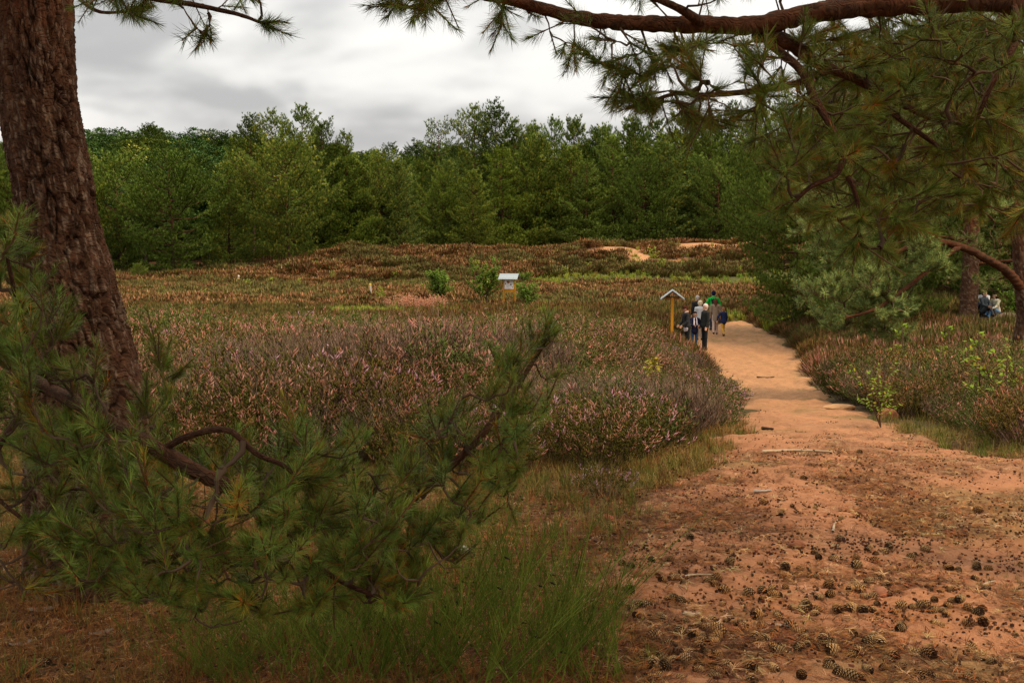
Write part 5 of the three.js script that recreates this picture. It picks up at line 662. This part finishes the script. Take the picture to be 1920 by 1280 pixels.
function person(o) { // pose in the figure's own axes, facing +z
  const s = o.height / 1.75, t = thing('person', o.label, 'person', o.group), lean = o.lean ?? 0, bones = [], jack = [], hands = [];
  const hipY = 0.92, P0 = [0, hipY, 0], up = (h, x = 0, z = 0) => [x, hipY + (h - hipY) * Math.cos(lean) - z * Math.sin(lean), (h - hipY) * Math.sin(lean) + z * Math.cos(lean)];
  const add = (a, b, ra, rb, c, arr = bones, sq) => arr.push([...a, ...b, ra, rb, c, sq]);
  const chest = up(1.30), sh = up(1.40), neck = up(1.50), fat = o.fat ?? 1;
  add([0, 0.93, 0], up(1.12), 0.125 * fat, 0.115 * fat, 1, bones, 1.15); add(up(1.12), chest, 0.115 * fat, 0.13 * fat, 3, bones, 1.2); add(up(1.38, -0.1), up(1.38, 0.1), 0.075, 0.075, 3); add(sh, neck, 0.06, 0.052, 0);
  let low = 9; (o.legs ?? [[0, 0], [0, 0]]).forEach(([a, bend], i) => { const x = i ? 0.085 : -0.085, hip = [x, 0.91, 0], kn = [x * (o.kneeOut ?? 1.05), 0.91 - 0.43 * Math.cos(a), 0.43 * Math.sin(a)], b = a - bend, an = [x * 1.1, kn[1] - 0.41 * Math.cos(b), kn[2] + 0.41 * Math.sin(b)]; add(hip, kn, 0.088 * fat, 0.06, 1); add(kn, an, 0.06, 0.046, 1); const toe = [an[0] * 1.15, an[1] - 0.035 + 0.1 * Math.sin(Math.min(0, b)) * -0.4, an[2] + 0.15]; add([an[0], an[1] - 0.03, an[2] - 0.03], toe, 0.045, 0.036, 2); low = Math.min(low, an[1] - 0.075, toe[1] - 0.036); });
  (o.arms ?? [[0.05, 0.12, 0.2], [0.05, 0.12, 0.2]]).forEach(([a, out, el, inn = 0], i) => { const sg = i ? 1 : -1, s0 = up(1.405, sg * 0.185), d = [sg * Math.sin(out), -Math.cos(a + lean * -0.5) * Math.cos(out), Math.sin(a) * Math.cos(out)], e = [0, 1, 2].map((k) => s0[k] + d[k] * 0.28), b = a + el, d2 = [sg * Math.sin(out) * 0.4 - sg * inn, -Math.cos(b), Math.sin(b)], l2 = Math.hypot(...d2), w = [0, 1, 2].map((k) => e[k] + d2[k] / l2 * 0.245); add(s0, e, 0.052, 0.042, 3); add(e, w, 0.042, 0.028, 0); add(s0, e, 0.066, 0.056, 0, jack); add(e, [0, 1, 2].map((k) => e[k] + d2[k] / l2 * 0.225), 0.056, 0.044, 0, jack); hands.push([w, d2.map((v) => v / l2), sg]); });
  const hem = o.hem ?? 0.84, wide = o.flare ?? 0.02; add(up(1.395, -0.11), up(1.395, 0.11), 0.088, 0.088, 0, jack); add(up(1.36), up(1.1), 0.148 * fat, 0.142 * fat, 0, jack, 1.12); add(up(1.1), [0, hem + 0.1, (o.sit ? 0 : 0)], 0.142 * fat, 0.148 * fat + wide, 0, jack, 1.1); if (o.long) add([0, hem + 0.1, 0], [0, hem - o.long, 0], 0.15 * fat + wide, 0.165 * fat + wide, 0, jack, 1.1); add(up(1.43), up(1.475), 0.072, 0.066, 1, jack);
  const skin = o.skin ?? SKIN, gs = [blob(bones, 0.017, 0.03, [skin, o.trousers, o.shoes ?? C('#2a2624'), o.shirt ?? o.jacket])];
  const place = (g, m) => { const q = g.clone(); q.applyMatrix4(m); gs.push(q); };
  const head = new THREE.Matrix4().compose(V(...up(1.625, 0, 0.02)), new THREE.Quaternion().setFromEuler(new THREE.Euler((o.nod ?? 0) + lean * 0.5, o.look ?? 0, 0, 'YXZ')), V(0.95, 1.0, 0.98).multiplyScalar(o.bigHead ?? 1)); place(headGeo, head);
  for (const [w, d, sg] of hands) { const q = new THREE.Quaternion().setFromUnitVectors(V(0, -1, 0), V(...d)).multiply(turnY(sg * 1.4)); place(handGeo, new THREE.Matrix4().compose(V(...w).addScaledVector(V(...d), 0.012), q, V(sg, 1, 1).multiplyScalar(0.95))); }
  for (const g of gs) { g.deleteAttribute('uv'); } const body = mergeGeometries(gs); body.computeVertexNormals();
  const inner = (g) => { g.translate(0, -low, 0); g.scale(s, s, s); return g; };
  part(t, 'body', inner(body), M.cloth); part(t, o.coatName ?? 'jacket', inner(blob(jack, 0.017, 0.03, [o.jacket, o.collar ?? o.jacket])), M.cloth);
  const hb = o.hair ?? 'short', hc = [o.hairCol]; let hair = [[0, 0.045, -0.022, 0, 0.05, -0.008, 0.093, 0.09, 0]]; if (hb !== 'bald') hair.push([0, 0.0, -0.04, 0, -0.03, -0.045, 0.085, 0.07, 0]); if (hb === 'puffy') hair.push([0, 0.03, -0.03, 0, -0.02, -0.04, 0.108, 0.09, 0], [-0.05, 0.0, -0.02, 0.05, 0, -0.02, 0.07, 0.07, 0]); if (hb === 'long') hair.push([0, -0.02, -0.06, 0, -0.25, -0.10, 0.085, 0.06, 0], [-0.06, -0.03, -0.02, -0.07, -0.18, -0.05, 0.04, 0.04, 0], [0.06, -0.03, -0.02, 0.07, -0.18, -0.05, 0.04, 0.04, 0]); if (hb === 'hat') hair = [[0, 0.05, -0.012, 0, 0.075, -0.01, 0.101, 0.088, 0], [0, 0.03, -0.03, 0, 0.01, -0.03, 0.098, 0.09, 0]];
  const hg = blob(hair, 0.009, 0.03, hc); hg.applyMatrix4(head); part(t, hb === 'hat' ? 'knit_hat' : 'hair', inner(hg), M.cloth);
  if (o.backpack) { const g = blob([[-0.07, 1.34, -0.2, 0.07, 1.34, -0.2, 0.07, 0.07, 0], [-0.07, 1.06, -0.2, 0.07, 1.06, -0.2, 0.09, 0.09, 0], [0, 1.34, -0.2, 0, 1.06, -0.22, 0.1, 0.11, 0], [-0.11, 1.4, -0.12, -0.12, 1.44, 0.06, 0.022, 0.022, 0], [0.11, 1.4, -0.12, 0.12, 1.44, 0.06, 0.022, 0.022, 0]], 0.014, 0.03, [o.backpack]); part(t, 'backpack', inner(g), M.cloth); }
  if (o.glasses) { const g = blob([[-0.036, 0.005, 0.092, -0.03, 0.0, 0.096, 0.02, 0.02, 0], [0.036, 0.005, 0.092, 0.03, 0.0, 0.096, 0.02, 0.02, 0], [-0.02, 0.01, 0.1, 0.02, 0.01, 0.1, 0.005, 0.005, 0], [-0.085, 0.01, 0.01, -0.06, 0.01, 0.08, 0.006, 0.006, 0], [0.085, 0.01, 0.01, 0.06, 0.01, 0.08, 0.006, 0.006, 0]], 0.005, 0.006, [C('#14110f')]); g.applyMatrix4(head); part(t, 'sunglasses', inner(g), M.paint); }
  if (o.scarf) { const g = blob([[-0.05, 1.44, 0.07, -0.075, 1.15, 0.15, 0.04, 0.035, 0], [0.05, 1.44, 0.07, 0.075, 1.15, 0.15, 0.04, 0.035, 0]], 0.012, 0.02, [o.scarf]); part(t, o.scarfName ?? 'lapels', inner(g), M.cloth); }
  if (o.shirtTail) { const g = blob([[-0.09, 0.84, 0.03, -0.09, 0.76, 0.04, 0.075, 0.06, 0], [0.09, 0.84, 0.03, 0.09, 0.77, 0.04, 0.075, 0.06, 0], [0, 0.84, 0.07, 0, 0.74, 0.08, 0.08, 0.05, 0]], 0.014, 0.03, [o.shirtTail]); part(t, 'shirt_tail', inner(g), M.cloth); }
  t.position.copy(o.at); t.rotation.y = o.turn; return t;
}
const BLK = C('#26282a'), CHAR = C('#34373a'), NAVY = C('#20294a'), GREYH = C('#b4aaa2'), BLOND = C('#c0a884');
const feet = (px, py, d) => { const x = pt(px, py, d).x; return V(x, surf(x, -d), -d); };
const g3 = 'visitors standing by the notice board', g5 = 'visitors walking on along the path';
person({ label: 'woman with short red-brown hair in a dark jacket bent over beside the yellow post', group: g3, at: feet(1288, 652, 38.2), turn: -1.3, height: 1.62, jacket: CHAR, trousers: BLK, hairCol: C('#4a241c'), nod: 0.55, lean: 0.12, look: -0.1, arms: [[0.1, 0.1, 0.75, 0.25], [0.15, 0.1, 0.7, 0.25]], collar: C('#cfc6c4'), shirtTail: C('#cfc4c4'), hem: 0.86 });
person({ label: 'boy in sunglasses, navy jacket and blue jeans between two dark-clad adults', group: g3, at: feet(1302, 656, 38.6), turn: 0.1, height: 1.42, jacket: C('#23243a'), trousers: C('#3a5a80'), hairCol: C('#2e1e18'), glasses: true, bigHead: 1.1, nod: 0.2, look: -0.3, arms: [[0.3, 0.12, 1.2, 0.5], [0.25, 0.12, 1.2, 0.5]], scarf: C('#dcd4dc'), hem: 0.74 });
person({ label: 'white-haired man in dark jacket and trousers facing left at the path', group: g3, at: feet(1321, 658, 38.4), turn: -1.25, height: 1.76, jacket: C('#2c2f2e'), trousers: BLK, hairCol: C('#d2c8c0'), collar: C('#b8b4b8'), fat: 1.08, lean: -0.03, arms: [[0.1, 0.1, 0.35], [0.0, 0.12, 0.3]], hem: 0.84, skin: C('#d89a80') });
person({ label: 'grey-haired man in a black jacket walking away, farthest left of the group', group: g5, at: feet(1307, 626, 45.5), turn: Math.PI + 0.1, height: 1.76, jacket: C('#2a2b2c'), trousers: C('#3a3a40'), hairCol: GREYH, legs: [[0.2, 0.1], [-0.2, 0.2]], hem: 0.86 });
person({ label: 'woman with light curly hair in a pale grey coat seen from behind', group: g5, at: feet(1312, 636, 42.5), turn: Math.PI, height: 1.66, jacket: C('#aeb2b4'), trousers: C('#8a8680'), hairCol: C('#c8b89c'), hair: 'puffy', hem: 0.72, flare: 0.03, fat: 1.05, coatName: 'coat' });
person({ label: 'person in a bright green jacket with dark blue hat and backpack', group: g5, at: feet(1337, 622, 46.5), turn: Math.PI, height: 1.8, jacket: C('#16b046'), trousers: C('#3a3c48'), hair: 'hat', hairCol: C('#141e3c'), backpack: C('#2a2422'), arms: [[0.1, 0.5, 0.7, 0.3], [0.1, 0.5, 0.7, 0.3]], hem: 0.84, fat: 1.08 });
person({ label: 'long-haired woman in a beige coat and pale trousers walking away', group: g5, at: feet(1341, 623, 45.0), turn: Math.PI - 0.1, height: 1.62, jacket: C('#8f7a66'), trousers: C('#c0a698'), hair: 'long', hairCol: C('#5a3a28'), legs: [[0.22, 0.1], [-0.25, 0.25]], hem: 0.62, flare: 0.03, coatName: 'coat' });
person({ label: 'small boy in navy jacket and yellow trousers running behind the others', group: g5, at: feet(1356, 621, 44.2), turn: Math.PI + 0.2, height: 1.28, jacket: C('#222c4c'), trousers: C('#c8963c'), hairCol: C('#8a6446'), bigHead: 1.18, legs: [[0.3, 0.3], [-0.25, 0.5]], arms: [[0.1, 0.2, 0.4], [-0.3, 0.7, 0.1]], hem: 0.82, flare: 0.05 });
{ // picnickers sitting on the rise at the right
  const d = 37.5, sit = (px, y) => { const p = pt(px, y, d), h = H(p.x, -d); return V(p.x, h, -d); }, legs = [[2.2, 1.75], [2.0, 1.6]], gq = 'picnickers seated by the boulder';
  const seat = (o) => { const p = person({ ...o, sit: true, legs, group: gq, hem: 0.86 }); p.position.y -= 0.06; p.scale.setScalar(0.88); return p; };
  seat({ label: 'seated man in a dark jacket nearest the thick pine trunk', at: sit(1844, 600), turn: 0.5, height: 1.78, jacket: C('#3c444c'), trousers: C('#50545a'), hairCol: C('#6a4a38'), arms: [[0.5, 0.1, 0.9], [0.5, 0.1, 0.9]] });
  seat({ label: 'seated person with dark vest and white sleeves drinking', at: sit(1855, 600).add(V(0, 0.05, -0.5)), turn: -0.8, height: 1.8, jacket: C('#d4d6da'), collar: C('#2a2c38'), trousers: C('#2c3040'), hairCol: C('#3a2820'), arms: [[1.2, 0.2, 1.4], [0.5, 0.1, 0.9]], glasses: true });
  seat({ label: 'dark-haired woman in a cream patterned jumper and blue jeans seated before the boulder', at: sit(1869, 602), turn: -1.2, height: 1.7, jacket: C('#d2ccb4'), trousers: C('#6a96c0'), hairCol: C('#241a18'), hair: 'long', lean: 0.2, arms: [[0.6, 0.1, 0.7], [0.6, 0.1, 0.7]] });
}
{ const gw = 'walkers far off by the left pines', y = (px, py, d, h) => { const p = pt(px, py, d); return V(p.x, p.y - h, -d); };
  person({ label: 'white-haired walker in a pale yellow top half hidden in distant heather', group: gw, at: y(447, 516, 92, 1.72), turn: -1.9, height: 1.72, jacket: C('#c8ae7c'), trousers: C('#a8988c'), hairCol: C('#d8cec4') });
  person({ label: 'walker with red-brown hair in dark blue beside the pale yellow one', group: gw, at: y(456, 518, 92.5, 1.62), turn: -1.9, height: 1.62, jacket: C('#1e2a4a'), trousers: C('#4a4a50'), hairCol: C('#5a2a24'), hair: 'puffy' }); }

shade(scene);
renderer.render(scene, camera);
